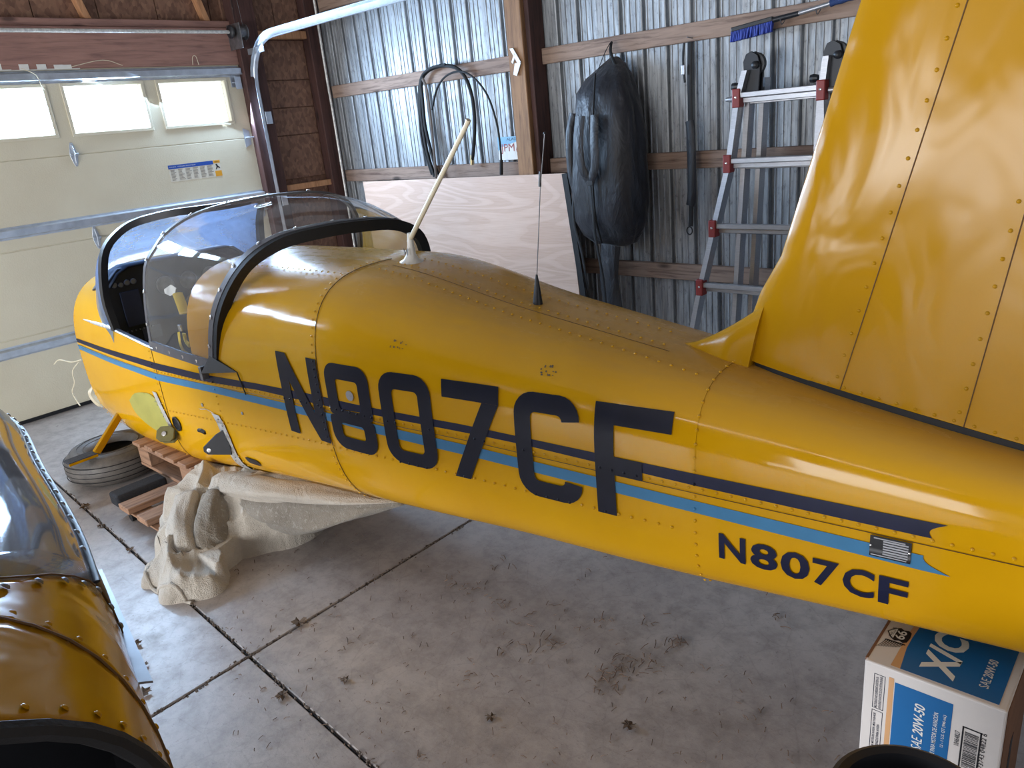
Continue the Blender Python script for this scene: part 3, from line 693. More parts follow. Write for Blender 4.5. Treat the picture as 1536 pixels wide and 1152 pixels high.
LC = [f for f in ringq(oc, ic) if not (min(p[1] for p in f) > Z0+.06 and 0 or (sum(p[0] for p in f)/4 > -1.17 and sum(p[1] for p in f)/4 < Z1-.06 and sum(p[1] for p in f)/4 > Z0+.06))]
LF = [rect(-1.062, Z0, -1.008, Z1), rect(-1.008, Z1-.052, -.858, Z1), rect(-1.008, .737, -.932, .787)]
for nm, L in (('N', LN), ('8', L8), ('0', L0), ('7', L7), ('C', LC), ('F', LF)):
    decal('registration_letter', L, NAVY, .0052, label='large navy registration character '+nm)
# small registration
for ch, x0, x1, z0, z1 in (('N', -.742, -.679, .577, .645), ('8', -.668, -.607, .576, .643), ('0', -.600, -.538, .573, .642), ('7', -.532, -.478, .573, .640), ('C', -.470, -.408, .570, .639), ('F', -.400, -.345, .569, .637)):
    vs, fs = font_mesh(ch, 1, .026); w0 = max(p[0] for p in vs); vs = [(x0+p[0]/w0*(x1-x0), z0+p[1]*(z1-z0)) for p in vs]
    decal('small_registration_letter', [[vs[i] for i in f] for f in fs], NAVYS, .0046, step=.03, label='small navy registration character '+ch, sm=False)
# lighter primer patch on the nose
pp = [(p.x, p.z) for p in spline([(-3.79, 0, .477), (-3.70, 0, .528), (-3.58, 0, .553), (-3.50, 0, .553), (-3.435, 0, .517), (-3.40, 0, .455), (-3.388, 0, .385), (-3.52, 0, .352), (-3.65, 0, .368), (-3.75, 0, .41), (-3.79, 0, .46)], 3)][:-1]
decal('primer_patch', [pp], YELP, .0036)
# data plate
dp = decal('data_plate', [rect(-.421, .680, -.345, .728)], BLACK, .0066, label='black and silver data plate')
for k in range(6): decal('engraved_line', [rect(-.418+.022, .688+k*.0058, -.350, .6915+k*.0058)], ALU, .0074, parent=dp)
for r_ in (rect(-.418, .683, -.352, .6855), rect(-.414, .722, -.356, .7245)): decal('engraved_line', [r_], ALU, .0074, parent=dp)
for x_ in (-.419, -.348):
    p = side_pt(x_, .704, .007); MB().dome(p, side_n(x_, .704), .003, .002).build('plate_rivet', CHROME, dp)

# rivets and seams
NAVY_POLYS = LN+L8+L0+L7+LC+LF+band(xx, tD, bD); BLUE_POLYS = band(xx, tB, bB)
def inside(p, P):
    c = False; n = len(P)
    for k in range(n):
        (x0, y0), (x1, y1) = P[k][:2], P[(k+1) % n][:2]
        if (y0 > p.z) != (y1 > p.z) and p.x < (x1-x0)*(p.z-y0)/(y1-y0)+x0: c = not c
    return c
def rivets(pts, r=.0042, mat=YEL, nm='rivet_row'):
    sets = {0: MB(), 1: MB(), 2: MB()}
    for p, n in pts:
        k = 0
        if p.y < cyf(p.x)-.12 and n.y < -.3: k = 1 if any(inside(p, P) for P in NAVY_POLYS) else 2 if any(inside(p, P) for P in BLUE_POLYS) else 0
        sets[k].dome(p+n*(.0012 if k == 0 else .0026), n, r, r*.75, 7)
    for k, b in sets.items():
        if b.v: b.build(nm, (mat, NAVY, BLUE)[k], plane, kind='stuff', smooth='all', fix=False)
out = .004
def srow(f, x0, x1, dx): 
    r = []; x = x0
    while x < x1: z = f(x); r.append((side_pt(x, z, .0025), side_n(x, z))); x += dx
    return r
rivets(srow(zrow, -3.36, .6, .0335))
low = lambda x: it(x, [-3.4, -2.6, -2.12, -1.8, -.8], [.50, .575, .612, .625, .628])
rivets(srow(low, -3.38, -.84, .036))
def frame_row(x, a0=-1.45, a1=1.45, d=.032, r=.0034, farside=False):
    L = []; a = a0; last = None
    while a < a1:
        p = sec_pt(x, a, .0025)
        if last is None or (p-last).length >= d:
            e = .01; t1 = sec_pt(x, a+e)-sec_pt(x, a-e); t2 = sec_pt(x+.01, a)-sec_pt(x-.01, a); n = t2.cross(t1).normalized()
            if n.dot(p-Vector((x, cyf(x), fM(x)))) < 0: n = -n
            L.append((p, n)); last = p
        a += .004
    return L
rivets(frame_row(-.80)); rivets(frame_row(-2.105, d=.026)); rivets(frame_row(-3.40, -1.4, .25, .03)); rivets(frame_row(-2.84, -1.3, .15, .03)); rivets(frame_row(-4.33, -1.3, 1.35, .03))
def top_row(dy, x0, x1, d=.034, dyr=0):
    L = []; x = x0
    while x < x1:
        y = cyf(x)+dy; e = .01; z = top_z(x, y); n = Vector((1, 0, (top_z(x+e, y)-top_z(x-e, y))/(2*e))).cross(Vector((0, 1, (top_z(x, y+e)-top_z(x, y-e))/(2*e))))
        L.append((Vector((x, y, z+.003)), n.normalized())); x += d
    return L
rivets(top_row(-.05, -2.0, -.95)); rivets(top_row(-.13, -2.0, -.82)); rivets(top_row(.04, -2.0, -1.0)); rivets(top_row(-.20, -2.95, -2.12, .036))
def line(pts, r=.0012, nm='skin_seam', mat=SEAM): return MB().tube(pts, r, 5).build(nm, mat, plane)
for x_ in (XB+.004, -3.375): line([sec_pt(x_, a, .0035 if x_ > -3 else .0022) for a in np.linspace(-1.5, 1.55 if x_ > -3 else .25, 60)])
line([side_pt(x_, zrow(x_)-.012, .0032) for x_ in np.linspace(-4.3, .7, 90)], .0009)
line([Vector((x_, cyf(x_)-.075, top_z(x_, cyf(x_)-.075)+.0025)) for x_ in np.linspace(-2.0, -.95, 40)], .0009)
# chips and scuffs on the deck
def scuff(px, n, seed, mat):
    r = random.Random(seed); P = []
    for k in range(n):
        x_ = px[0]+r.uniform(-.03, .03); z_ = px[1]+r.uniform(-.012, .012); w_ = r.uniform(.002, .006); h_ = r.uniform(.001, .004)
        P.append([(x_, z_), (x_+w_, z_-h_*.5), (x_+w_*1.3, z_+h_), (x_+w_*.3, z_+h_*1.4)])
    decal('paint_scuff', P, mat, .0048, step=.1)
scuff((-1.22, .975), 12, 3, plain('scuff_grey', srgb(92, 84, 70), .8)); scuff((-1.72, 1.0), 10, 5, plain('scuff_tan', srgb(120, 92, 46), .8))

# fittings on the near belly side
def plate_strip(name, pts, wd, mat, out, holes=8, sides=1):
    P = []
    for i in range(len(pts)-1):
        (x0, z0), (x1, z1) = pts[i], pts[i+1]; P.append([(x0-wd/2, z0), (x0+wd/2, z0), (x1+wd/2, z1), (x1-wd/2, z1)])
    return decal(name, P, mat, out)
st1 = plate_strip('mounting_strap', [(-3.455, .578), (-3.435, .53), (-3.41, .478), (-3.385, .42)], .040, ALUM, .006)
st2 = plate_strip('mounting_strap', [(-2.89, .578), (-2.865, .54), (-2.855, .48), (-2.865, .42), (-2.885, .35), (-2.90, .29), (-2.91, .26)], .062, ALUM, .006)
st3 = plate_strip('mounting_strap', [(-3.02, .576), (-2.96, .588), (-2.90, .58)], .02, ALUM, .0062)
for s_o, Ls in ((st1, [(-3.465, .53), (-3.455, .515), (-3.435, .48), (-3.42, .465)]), (st2, [(-2.87+.022*(k % 2)-.003*k, .56-.026*k) for k in range(11)])):
    b = MB()
    for (x_, z_) in Ls: b.dome(side_pt(x_, z_, .008), side_n(x_, z_), .004, .002, 6)
    b.build('screws', STEEL, s_o, kind='stuff')
c0 = side_pt(-3.305, .45, .0); n0 = side_n(-3.305, .45)
b = MB(); b.lathe([(.034, 0), (.036, .004), (.030, .007), (.028, .001), (.002, .001)], c0+n0*.003, n0, 24); b.build('inspection_hole', BLACK, plane, smooth=True)
# wing attach lug (olive) and dark gusset
c1 = side_pt(-3.43, .375, 0); n1 = Vector((0, -1, .02))
nl = Vector((.50, -.66, .56)).normalized(); al = Vector((-.80, -.60, 0)).normalized(); bl = nl.cross(al)
for k in (-.004, .026):
    b = MB(); b.prism([(-.045, -.022), (-.022, -.036), (.022, -.036), (.040, -.018), (.040, .018), (.018, .036), (-.03, .036), (-.045, .02)], c1+Vector((.05, -.030, .01))+nl*k, al, bl, nl, .010)
    lug = b.build('attach_lug', OLIVE, plane, bevel=.002, seg=1)
MB().lathe([(.011, -.03), (.011, .042), (.004, .043)], c1+Vector((.05, -.030, .01)), nl, 12).build('lug_bolt', CHROME, plane, smooth=True)
c2 = side_pt(-2.865, .445, .0)
b = MB(); b.prism([(0, -.045), (.10, -.035), (.115, -.02), (.112, 0), (.05, .05), (0, .075)], c2+Vector((.01, -.003, 0)), (-.75, -.66, 0), (0, 0, 1), (.66, -.75, 0), .006); gs = b.build('gusset_plate', BLACK, plane, bevel=.002, seg=1)
MB().lathe([(.009, -.002), (.009, .009), (.004, .0095)], c2+Vector((.01, -.003, 0))+Vector((-.75, -.66, 0))*.09+Vector((0, 0, -.015)), (.66, -.75, 0), 12).build('bush', CHROME, gs)
MB().tube([side_pt(-3.10, .46, .002), side_pt(-3.07, .465, .004), side_pt(-3.045, .46, .002)], .009, 8).build('slot_fairing', BLACK, plane)
decal('belly_vent', [rr(-2.79, .365, -2.70, .40, .015)], BLACK, .0045)
sc = side_pt(-1.938, .82, .004); MB().lathe([(.017, 0), (.017, .002), (.0, .003)], sc, side_n(-1.938, .82), 20).build('static_disc', ALU, plane, label='round bare metal disc inside the figure 8', smooth=True)
sc = side_pt(-2.99, .60, .003); MB().lathe([(.008, 0), (.008, .002), (.0, .003)], sc, side_n(-2.99, .60), 14).build('fastener', ALU, plane, smooth=True)
sc = side_pt(-2.66, .625, .003); MB().dome(sc, side_n(-2.66, .625), .007, .004).build('fastener', ALU, plane)
# sill rail, lip, dark fairing behind the canopy
MB().tube([side_pt(x_, sill(x_)+.006, .004) for x_ in np.linspace(-3.80, -3.32, 8)], .013, 8, flat=.6).build('sill_rail', ALU, plane, smooth=True)
MB().tube([side_pt(x_, it(x_, [-4.2, -3.8], [.838, .842]), .003) for x_ in np.linspace(-4.18, -3.78, 8)], [.002, .004, .006, .008, .009, .01, .01, .01], 8).build('cowl_lip', ALUM, plane, smooth=True)
b = MB(); b.add([side_pt(-2.86, .772, .004), side_pt(-2.62, .80, .004), side_pt(-2.80, .842, .004), side_pt(-2.86, .772, .004)+Vector((0, -.03, -.005)), side_pt(-2.62, .80, .008), side_pt(-2.80, .842, .012)], [(0, 1, 2), (3, 5, 4), (0, 3, 4, 1), (1, 4, 5, 2), (2, 5, 3, 0)])
b.build('rail_fairing', BLACK, plane)
line([side_pt(-2.62+.03*t, .80-.085*t, .006) for t in np.linspace(0, 1, 5)], .0025, 'rail_edge', BLACK)
MB().box((-2.885, side_y(-2.87, .76)-.03, .735), (-2.865, side_y(-2.87, .76)+.01, .79)).build('canopy_roller', STEEL, plane, bevel=.003)
# cords and rag hanging at the firewall
for pts, nm in (([(-4.36, 1.30, .60), (-4.44, 1.27, .585), (-4.52, 1.24, .595), (-4.56, 1.22, .57)], 'firewall_cord'), ([(-4.38, 1.29, .59), (-4.46, 1.27, .53), (-4.45, 1.26, .47), (-4.50, 1.25, .41), (-4.47, 1.25, .36), (-4.44, 1.25, .34)], 'firewall_cord')):
    MB().tube(spline(pts, 5), .0035, 6).build(nm, IVORY, plane, smooth=True)
MB().tube(spline([(-4.37, 1.33, .45), (-4.40, 1.31, .40), (-4.385, 1.32, .35), (-4.37, 1.34, .32)], 4), [.01]*3+[.018]*8+[.012]*2, 7).build('rag', IVORY, plane, smooth=True)

# windscreen
ncur = 26
def bowpt(xf, yh, z0, z1, lean, a, n=2.6, c=None):
    c = c if c is not None else cyf(xf); cc, ss = math.cos(a), math.sin(a); r = (abs(cc)**n+abs(ss)**n)**(-1/n)
    t = r*ss; return Vector((xf+lean*t, c-yh*r*cc, z0+(z1-z0)*t))
AA = np.linspace(0, PI, ncur*2+1)
def full_curve(left, n=52, right=None):
    # left: points from the near foot up to the crown; mirrored about the fuselage centre plane
    c = lambda p: 2*cyf(p[0])-p[1]
    pts = left+[(p[0], c(p), p[2]) for p in left[::-1][(1 if abs(left[-1][1]-cyf(left[-1][0])) < .05 else 0):]]
    if right: pts = left+right
    P = spline(pts, 12); L = [0]
    for a, b_ in zip(P, P[1:]): L.append(L[-1]+(b_-a).length)
    out = []
    for k in range(n+1):
        d = L[-1]*k/n; i = max(0, min(len(P)-2, int(np.searchsorted(L, d))-1)); t = (d-L[i])/max(1e-9, L[i+1]-L[i]); out.append(P[i].lerp(P[i+1], t))
    return out
wbow = full_curve([(-3.75, 1.282, .836), (-3.756, 1.276, .981), (-3.70, 1.283, 1.138), (-3.645, 1.30, 1.226), (-3.55, 1.335, 1.293), (-3.45, 1.38, 1.334), (-3.34, 1.48, 1.357), (-3.26, 1.60, 1.36), (-3.24, 1.685, 1.36)])
wb_ = full_curve([(-3.79, 1.286, .85), (-3.92, 1.30, .95), (-4.02, 1.345, 1.02), (-4.12, 1.45, 1.06), (-4.18, 1.58, 1.08), (-4.20, 1.699, 1.085)])
wbase = [Vector((p.x, p.y, max(top_z(p.x, p.y)+.003, min(p.z, top_z(p.x, p.y)+.02)))) for p in wb_]
rings = [[wbase[i].lerp(wbow[i], t)+Vector((0, 0, .045*math.sin(PI*t)*min(1, 4*math.sin(PI*i/52)))) for i in range(len(AA))] for t in np.linspace(0, 1, 9)]
ws = MB().loft(rings, closed=False, cap=False).build('windscreen', WSCREEN, plane, smooth='all', label='hazy windscreen tinted with daylight blue')
def bandloft(curve, w_in, w_ax, axis, off=0, t=.004):
    cen = sum(curve, Vector())/len(curve); R = []
    for i, p in enumerate(curve):
        d = (curve[min(i+1, len(curve)-1)]-curve[max(i-1, 0)]).normalized(); nn = d.cross(Vector(axis)).normalized()
        if nn.dot(p-cen) < 0: nn = -nn
        a = Vector(axis)*w_ax; R.append([p+nn*off, p+nn*off+a, p+nn*(off-w_in)+a, p+nn*(off-w_in)])
    return R
MB().loft(bandloft(wbow, .03, .035, (1, 0, 0), .006)).build('windscreen_bow', BLACK, plane, smooth=True)
# canopy bubble
cf = full_curve([(-3.354, 1.279, .805), (-3.287, 1.272, .992), (-3.21, 1.28, 1.164), (-3.14, 1.30, 1.234), (-3.07, 1.33, 1.296), (-2.98, 1.38, 1.346), (-2.88, 1.45, 1.38), (-2.80, 1.56, 1.396), (-2.75, 1.676, 1.40)], right=[(-2.70, 1.82, 1.388), (-2.70, 1.93, 1.345), (-2.74, 2.01, 1.26), (-2.81, 2.055, 1.11), (-2.90, 2.065, .96), (-3.0, 2.065, .81)])
cr = full_curve([(-2.802, 1.279, .792), (-2.70, 1.276, .985), (-2.592, 1.295, 1.12), (-2.462, 1.328, 1.226), (-2.37, 1.41, 1.287), (-2.316, 1.54, 1.303), (-2.295, 1.669, 1.301)], right=[(-2.285, 1.82, 1.285), (-2.29, 1.93, 1.245), (-2.315, 2.005, 1.18), (-2.35, 2.05, 1.06), (-2.40, 2.065, .93), (-2.44, 2.065, .80)])
rings = []
for t in np.linspace(0, 1, 15):
    rings.append([cf[i].lerp(cr[i], t)+Vector((0, -math.cos(a)*.022*math.sin(PI*t)*min(1, math.sin(a)*4), math.sin(a)*.022*math.sin(PI*t))) for i, a in enumerate(AA)])
cn = MB().loft(rings, closed=False, cap=False).build('canopy', CANOPY, plane, smooth='all', label='clear bubble canopy slid back')
MB().loft(bandloft(cr, .010, .034, (-.90, 0, .1), .004)).build('canopy_edge_strip', GREYP, cn, smooth=True)
MB().loft(bandloft(cr, .040, .030, (.9, 0, -.1), .002)).build('canopy_rear_bow', BLKR, cn, smooth=True)
MB().loft(bandloft(cf, .010, .022, (1, 0, 0), .003)).build('canopy_front_strip', GREYP, cn, smooth=True)
for sg in (0, 1):
    L0_ = [r[0] if sg == 0 else r[-1] for r in rings]; L1_ = [r[2] if sg == 0 else r[-3] for r in rings]
    o_ = Vector((0, -.005 if sg == 0 else .005, 0)); rg = [[a+o_-Vector((0, 0, .012)), L1_[i]*.45+a*.55+o_, L1_[i]*.45+a*.55-o_, a-o_-Vector((0, 0, .012))] for i, a in enumerate(L0_)]
    MB().loft(rg).build('canopy_skirt', GREYP, cn)
def ringscrew(p, n, par):
    b = MB(); b.lathe([(.0075, 0), (.0075, .002), (.004, .003), (.004, .0015), (.0005, .0015)], p, n, 12); b.build('screw', CHROME, par, smooth=True)
cenc = Vector((-2.7, 1.675, .9))
for i in range(3, 50, 4):
    p = cr[i]+Vector((-.02, 0, .002)); n = (p-cenc); n.x = 0; ringscrew(p+n.normalized()*.006, n.normalized(), cn)
for i in range(3, 50, 4):
    p = cf[i]+Vector((.012, 0, 0)); n = (p-cenc); n.x = 0; ringscrew(p+n.normalized()*.005, n.normalized(), cn)
for k in range(2, 14, 3):
    p = rings[k][0]+Vector((0, -.006, .008)); ringscrew(p, Vector((0, -1, 0)), cn)
vp = rings[7][20]
MB().lathe([(.030, -.002), (.034, .003), (.028, .006), (.022, .003), (.0, .003)], rings[6][24]+Vector((0, 0, .002)), (0, -.12, 1), 22).build('canopy_vent', glass('vent_plastic', (.8, .8, .8, 1), .5, (.7, .72, .76, 1)), cn, smooth=True)

# antennas
ax0 = Vector((-1.985, 1.66, top_z(-1.985, 1.66)-.002))
an = MB().lathe([(.042, 0), (.040, .004), (.026, .012), (.016, .03), (.0115, .06), (.009, .10)], ax0, (.10, 0, 1), 20).build('antenna', WHITEP, plane, label='white blade antenna with a tall slanted mast', smooth=True)
MB().tube([ax0+Vector((.0, 0, .07)), Vector((-1.655, 1.66, 1.588)), Vector((-1.645, 1.66, 1.601))], [.0085, .0075, .0085], 10).build('antenna_mast', IVORY, an, smooth=True)
text('lettering', 'VI', ax0+Vector((-.012, -.021, .028)), (1, 0, 0), (0, .25, 1), .022, NAVY, an, .002)
wx0 = Vector((-1.42, 1.635, top_z(-1.42, 1.635)-.002))
wa = MB().lathe([(.015, 0), (.014, .01), (.009, .05), (.003, .09)], wx0, (.06, 0, 1), 16).build('whip_antenna', BLACK, plane, label='black whip antenna with a thin wire', smooth=True)
MB().tube([wx0+Vector((.005, 0, .08)), wx0+Vector((.045, 0, .33)), wx0+Vector((.075, 0, .47))], .0014, 6).build('wire', STEEL, wa)
MB().tube([wx0+Vector((.044, 0, .335)), wx0+Vector((.050, 0, .375))], .004, 8).build('coil', BLACK, wa)
MB().dome(wx0+Vector((.075, 0, .47)), (0, 0, 1), .004, .006).build('wire_tip', BLACK, wa)

# fin
yc = lambda x: 1.645
root = lambda x: 1.000-.157*(x+.756)
FX1 = .42
def thk(t): return .036*(2.969*math.sqrt(t)-1.26*t-3.516*t*t+2.843*t**3-1.036*t**4)
def le_x(z): return it(z, [.90, .985, 1.14, 1.25, 1.387, 1.569, 1.741, 2.3], [-.80, -.770, -.740, -.702, -.662, -.607, -.559, -.385])
def fin_sec(z, x1=FX1):
    x0 = le_x(z); ch = x1-x0; ts = [0, .003, .01, .025, .05, .09, .15, .23, .33, .45, .6, .78, 1.0]
    return [(x0+ch*t, -thk(t)) for t in ts]+[(x0+ch*t, thk(t)) for t in ts[::-1][1:-1]]
zsF = [-.2, 0, .1, .25, .45, .7, .95, 1.25]
rings = []
for k in zsF:
    r = []
    for (x_, y_) in fin_sec(1.0+max(k, -.1)):
        zz = 1.0+k if k > 0 else root(x_)
        if k == -.2: zz = root(x_)
        elif k <= .25: zz = root(x_)*(1-(k+.2)/.45)+(1.25)*((k+.2)/.45)
        r.append(Vector((x_, yc(x_)+y_, zz)))
    rings.append(r)
fin = MB().loft(rings).build('tail_fin', YELF, plane, smooth=True, label='tall glossy yellow tail fin')
def fin_pt(x_, z, out=.0):
    x0 = le_x(z); t = min(1, max(0.0005, (x_-x0)/(FX1-x0))); return Vector((x_, yc(x_)-thk(t)-out, z))
# black rubber in the gap under the fin
b = MB(); rg = []
for x_ in np.linspace(-.755, FX1, 24):
    yn = fin_pt(x_, root(x_)).y-.0015; zs0 = min(top_z(x_, yn), root(x_))-.006; rg.append([Vector((x_, yn, zs0)), Vector((x_, yn, root(x_)+.001)), Vector((x_, 1.66, root(x_)+.001)), Vector((x_, 1.66, zs0))])
b.loft(rg); b.build('fin_gap_seal', BLKR, plane)
def finline(a, c, n=14, rv=True, first=0, sp=.052):
    pts = [fin_pt(a[0]+(c[0]-a[0])*k/n, a[1]+(c[1]-a[1])*k/n, .0006) for k in range(n+1)]
    MB().tube(pts, .0012, 5).build('fin_seam', SEAM, fin)
    L = math.hypot(c[0]-a[0], c[1]-a[1]); b = MB(); d = first
    while d < L:
        t = d/L; b.dome(fin_pt(a[0]+(c[0]-a[0])*t-.014, a[1]+(c[1]-a[1])*t, .0), (0, -1, 0), .0042, .0026, 8); d += sp
    b.build('rivet_row', YELF, fin, kind='stuff', smooth='all', fix=False)
finline((-.549, .969), (-.275, 2.10), first=.03); finline((-.306, .931), (-.145, 2.10), first=.03)
b = MB()
for x_ in np.arange(-.72, .35, .036): b.dome(fin_pt(x_, root(x_)+.009, 0), (0, -1, 0), .0038, .0024, 8)
b.build('rivet_row', YELF, fin, kind='stuff', smooth='all', fix=False)
# dorsal fairing at the foot of the fin
rings = []
for t in np.linspace(0, 1, 16):
    xb = -.948+.185*t; xt = xb+.030*t; zb = top_z(xb, yc(xb))-.004; zt = zb+.006+.150*t**1.3; hw = .004+.024*min(1, t*1.5)
    r = []
    for k in range(15):
        a = PI*k/14; cc, ss = math.cos(a), math.sin(a); u = abs(ss)**.6
        r.append(Vector((xb+(xt-xb)*u, yc(xb)-hw*(1 if cc > 0 else -1)*abs(cc)**.7*(1.25-.25*u), zb+(zt-zb)*u)))
    rings.append(r)
fg = MB().loft(rings).build('dorsal_fairing', YELF, plane, smooth=True)
MB().dome(Vector((-.775, yc(-.8)-.0275, 1.045)), (0, -1, 0), .006, .003).build('screw', CHROME, fg)

# belly strut with tread pad that rests on the tyre
b = MB(); A_, B_ = Vector((-4.09, 1.35, .36)), Vector((-4.02, 1.139, .200)); b.bar(A_, B_, .034, .026, (1, 0, 0)); b.build('step_strut', YELF, plane, bevel=.004)
b = MB(); b.bar(B_+Vector((-.02, 0, -.004)), Vector((-4.035, 1.00, .196)), .075, .012, (0, 0, 1)); b.build('step_tread', plain('grip_tread', srgb(58, 60, 66), .9, 0, .3, 90, bump=.6), plane, bevel=.003)
b = MB(); b.bar(B_+Vector((.019, 0, -.008)), Vector((-3.996, 1.00, .192)), .005, .012, (0, 0, 1)); b.build('step_edge', YELF, plane)

# ================================================================== THINGS ON THE FLOOR
# tyre
TC = Vector((-4.175, 1.265, 0)); TH = .178
ty = thing('tyre', TC, 'worn black car tyre lying flat on the floor under the airplane nose', 'tyre')
prof = [(.108, .03), (.13, .010), (.17, .004), (.205, .016), (.228, .04), (.238, .065), (.240, TH/2), (.238, TH-.065), (.228, TH-.04), (.205, TH-.016), (.17, TH-.004), (.13, TH-.010), (.108, TH-.03), (.104, TH-.04), (.13, TH-.045), (.20, TH-.05), (.22, TH/2), (.20, .05), (.13, .045), (.104, .04), (.108, .03)]
b = MB(); n = 64; rings = [[TC+Vector((r*math.cos(2*PI*k/n), r*math.sin(2*PI*k/n), h)) for k in range(n)] for r, h in prof]; b.loft(rings, True, False)
b.build('tyre_body', TYREM, ty, smooth=True)
for h in (.050, .076, .102, .128): MB().tube([TC+Vector(((.2385)*math.cos(2*PI*k/48), (.2385)*math.sin(2*PI*k/48), h)) for k in range(48)], .0022, 5, closed=True).build('tread_groove', BLKR, ty)
for r, h in ((.20, TH-.014), (.165, TH-.003), (.135, TH-.008)): MB().tube([TC+Vector((r*math.cos(2*PI*k/48), r*math.sin(2*PI*k/48), h)) for k in range(48)], .002, 5, closed=True).build('sidewall_rib', TYREM, ty)
# pallet 1
def pallet(x0, y0, L, Wd, zb, zt, ns, name, lab):
    p = thing(name, (x0+L/2, y0+Wd/2, zb), lab, 'pallet')
    for k in range(ns):
        xa = x0+(L-.085)*k/(ns-1); dz = random.uniform(-.002, .002)
        MB().box((xa, y0-random.uniform(0, .012), zt-.018+dz), (xa+.085, y0+Wd, zt+dz)).build('slat', WPAL, p, bevel=.003, seg=1)
    for yy in (y0+.006, y0+Wd-.09):
        MB().box((x0, yy, zt-.036), (x0+L, yy+.085, zt-.0185)).build('stringer_board', WPALX, p, bevel=.002, seg=1)
        MB().box((x0, yy, zb), (x0+L, yy+.085, zb+.016)).build('bottom_board', WPALX, p, bevel=.002, seg=1)
        for xa in (x0, x0+L/2-.06, x0+L-.12): MB().box((xa, yy+.002, zb+.0165), (xa+.12, yy+.083, zt-.0365)).build('block', WPALX, p, bevel=.002, seg=1)
    return p
pallet(-3.90, 1.288, 1.05, .42, .100, .235, 9, 'pallet', 'brown slatted wooden pallet under the airplane nose beside the tyre')
# dolly
dl = thing('dolly', (-3.2, 1.35, 0), 'low wooden wheeled dolly with a black carpeted end, half under the quilt', 'dolly')
MB().box((-3.66, 1.035, .060), (-3.56, 1.275, .125)).build('carpeted_rail', plain('black_carpet', srgb(40, 41, 46), .95, 0, .3, 120, bump=.9), dl, bevel=.014, seg=3)
for xa in (-3.545, -3.35, -3.10): MB().box((xa, 1.03, .068), (xa+.105, 1.62, .098)).build('cross_board', WPAL, dl, bevel=.003, seg=1)
for ya in (1.05, 1.50): MB().box((-3.655, ya, .050), (-2.99, ya+.09, .0595)).build('long_board', WPALX, dl, bevel=.002, seg=1)
for x_, y_ in ((-3.52, 1.07), (-3.05, 1.10), (-3.50, 1.56), (-3.05, 1.56)):
    c_ = MB().tube([(x_, y_-.012, .022), (x_, y_+.012, .022)], .022, 16).build('caster', BLKR, dl, smooth=True)
    MB().box((x_-.02, y_-.02, .044), (x_+.02, y_+.02, .050)).build('caster_plate', STEEL, c_)

# quilt: one draped cloth heap
def capsule(X, Y, a, c, r0, r1, h0, h1):
    ax, ay = a; bx, by = c; dx, dy = bx-ax, by-ay; L2 = dx*dx+dy*dy
    t = np.clip(((X-ax)*dx+(Y-ay)*dy)/L2, 0, 1); d = np.hypot(X-(ax+dx*t), Y-(ay+dy*t)); r = r0+(r1-r0)*t; h = h0+(h1-h0)*t; k = d/r
    return np.where(k < 1, h*np.sqrt(np.clip(1-k**2.4, 0, 1)), -(k-1)*.35)
nx, ny = 230, 190
gxs = np.linspace(-3.45, -2.35, nx); gys = np.linspace(.72, 1.75, ny); Xg, Yg = np.meshgrid(gxs, gys)
wx = Xg+.022*np.sin(Yg*15+1)+.010*np.sin(Xg*27+Yg*19); wy = Yg+.022*np.sin(Xg*13)+.008*np.sin(Xg*31-Yg*17)
caps = [((-2.70, .96), (-2.98, 1.08), .105, .15, .10, .16), ((-2.88, .915), (-2.98, .93), .075, .07, .07, .05),
        ((-3.02, 1.10), (-3.14, 1.22), .15, .15, .18, .27), ((-3.10, 1.26), (-2.82, 1.40), .17, .19, .285, .32),
        ((-2.83, 1.10), (-2.88, 1.26), .085, .12, .12, .24), ((-3.0, 1.45), (-2.92, 1.55), .16, .18, .27, .24)]
hs_ = [capsule(wx, wy, *c) for c in caps]
Hm = np.maximum.reduce(hs_); k_ = 34.0
Hh = np.log(sum(np.exp(k_*np.clip(h, -.2, 1)) for h in hs_))/k_-.012
Hh = np.where(Hm > 0, Hh, Hm)
mask = Hm > -.035
wv = lambda u: 1-np.abs(np.sin(u))
u1 = (Xg*.75+Yg*1.25)*9+1.6*np.sin(Xg*5+Yg*3)+.8*np.sin(Yg*9-Xg*4); u2 = (Xg*1.3-Yg*.5)*15+1.5*np.sin(Yg*8)+.9*np.sin(Xg*11)
u3 = (Xg*.4+Yg*1.5)*30+2.5*np.sin(Xg*9+Yg*6)
fold = .042*wv(u1)**1.8+.026*wv(u2)**1.6+.011*wv(u3)**1.4
Zq = Hh*.90+fold*np.clip(Hh/.10, 0, 1)-.006
for i in range(ny):
    for j in range(nx):
        x_, y_ = Xg[i, j], Yg[i, j]
        if not mask[i, j]: continue
        if -3.47 < x_ < -2.60 and 1.29 < y_ < 1.62 and x_ < -2.84 and Hm[i, j] > 0: Zq[i, j] = max(Zq[i, j], .246+fold[i, j]*.4)
        elif -3.45 < x_ < -2.62 and 1.02 < y_ < 1.65 and Hm[i, j] > .0: Zq[i, j] = max(Zq[i, j], .106)
        if y_ > fS(x_)+.002:
            hw = cyf(x_)-fS(x_); t = min(.999, abs(y_-cyf(x_))/hw); zb = fM(x_)-(fM(x_)-fB(x_))*(1-t**fNB(x_))**(1/fNB(x_))
            Zq[i, j] = min(Zq[i, j], zb-.004)
for _ in range(1):
    Zs = Zq.copy(); Zs[1:-1, 1:-1] = (Zq[1:-1, 1:-1]*4+Zq[:-2, 1:-1]+Zq[2:, 1:-1]+Zq[1:-1, :-2]+Zq[1:-1, 2:])/8; Zq = Zs
qt = thing('quilt', (-2.8, 1.2, 0), 'crumpled off-white quilt draped over the dolly and spilling onto the floor', 'quilt')
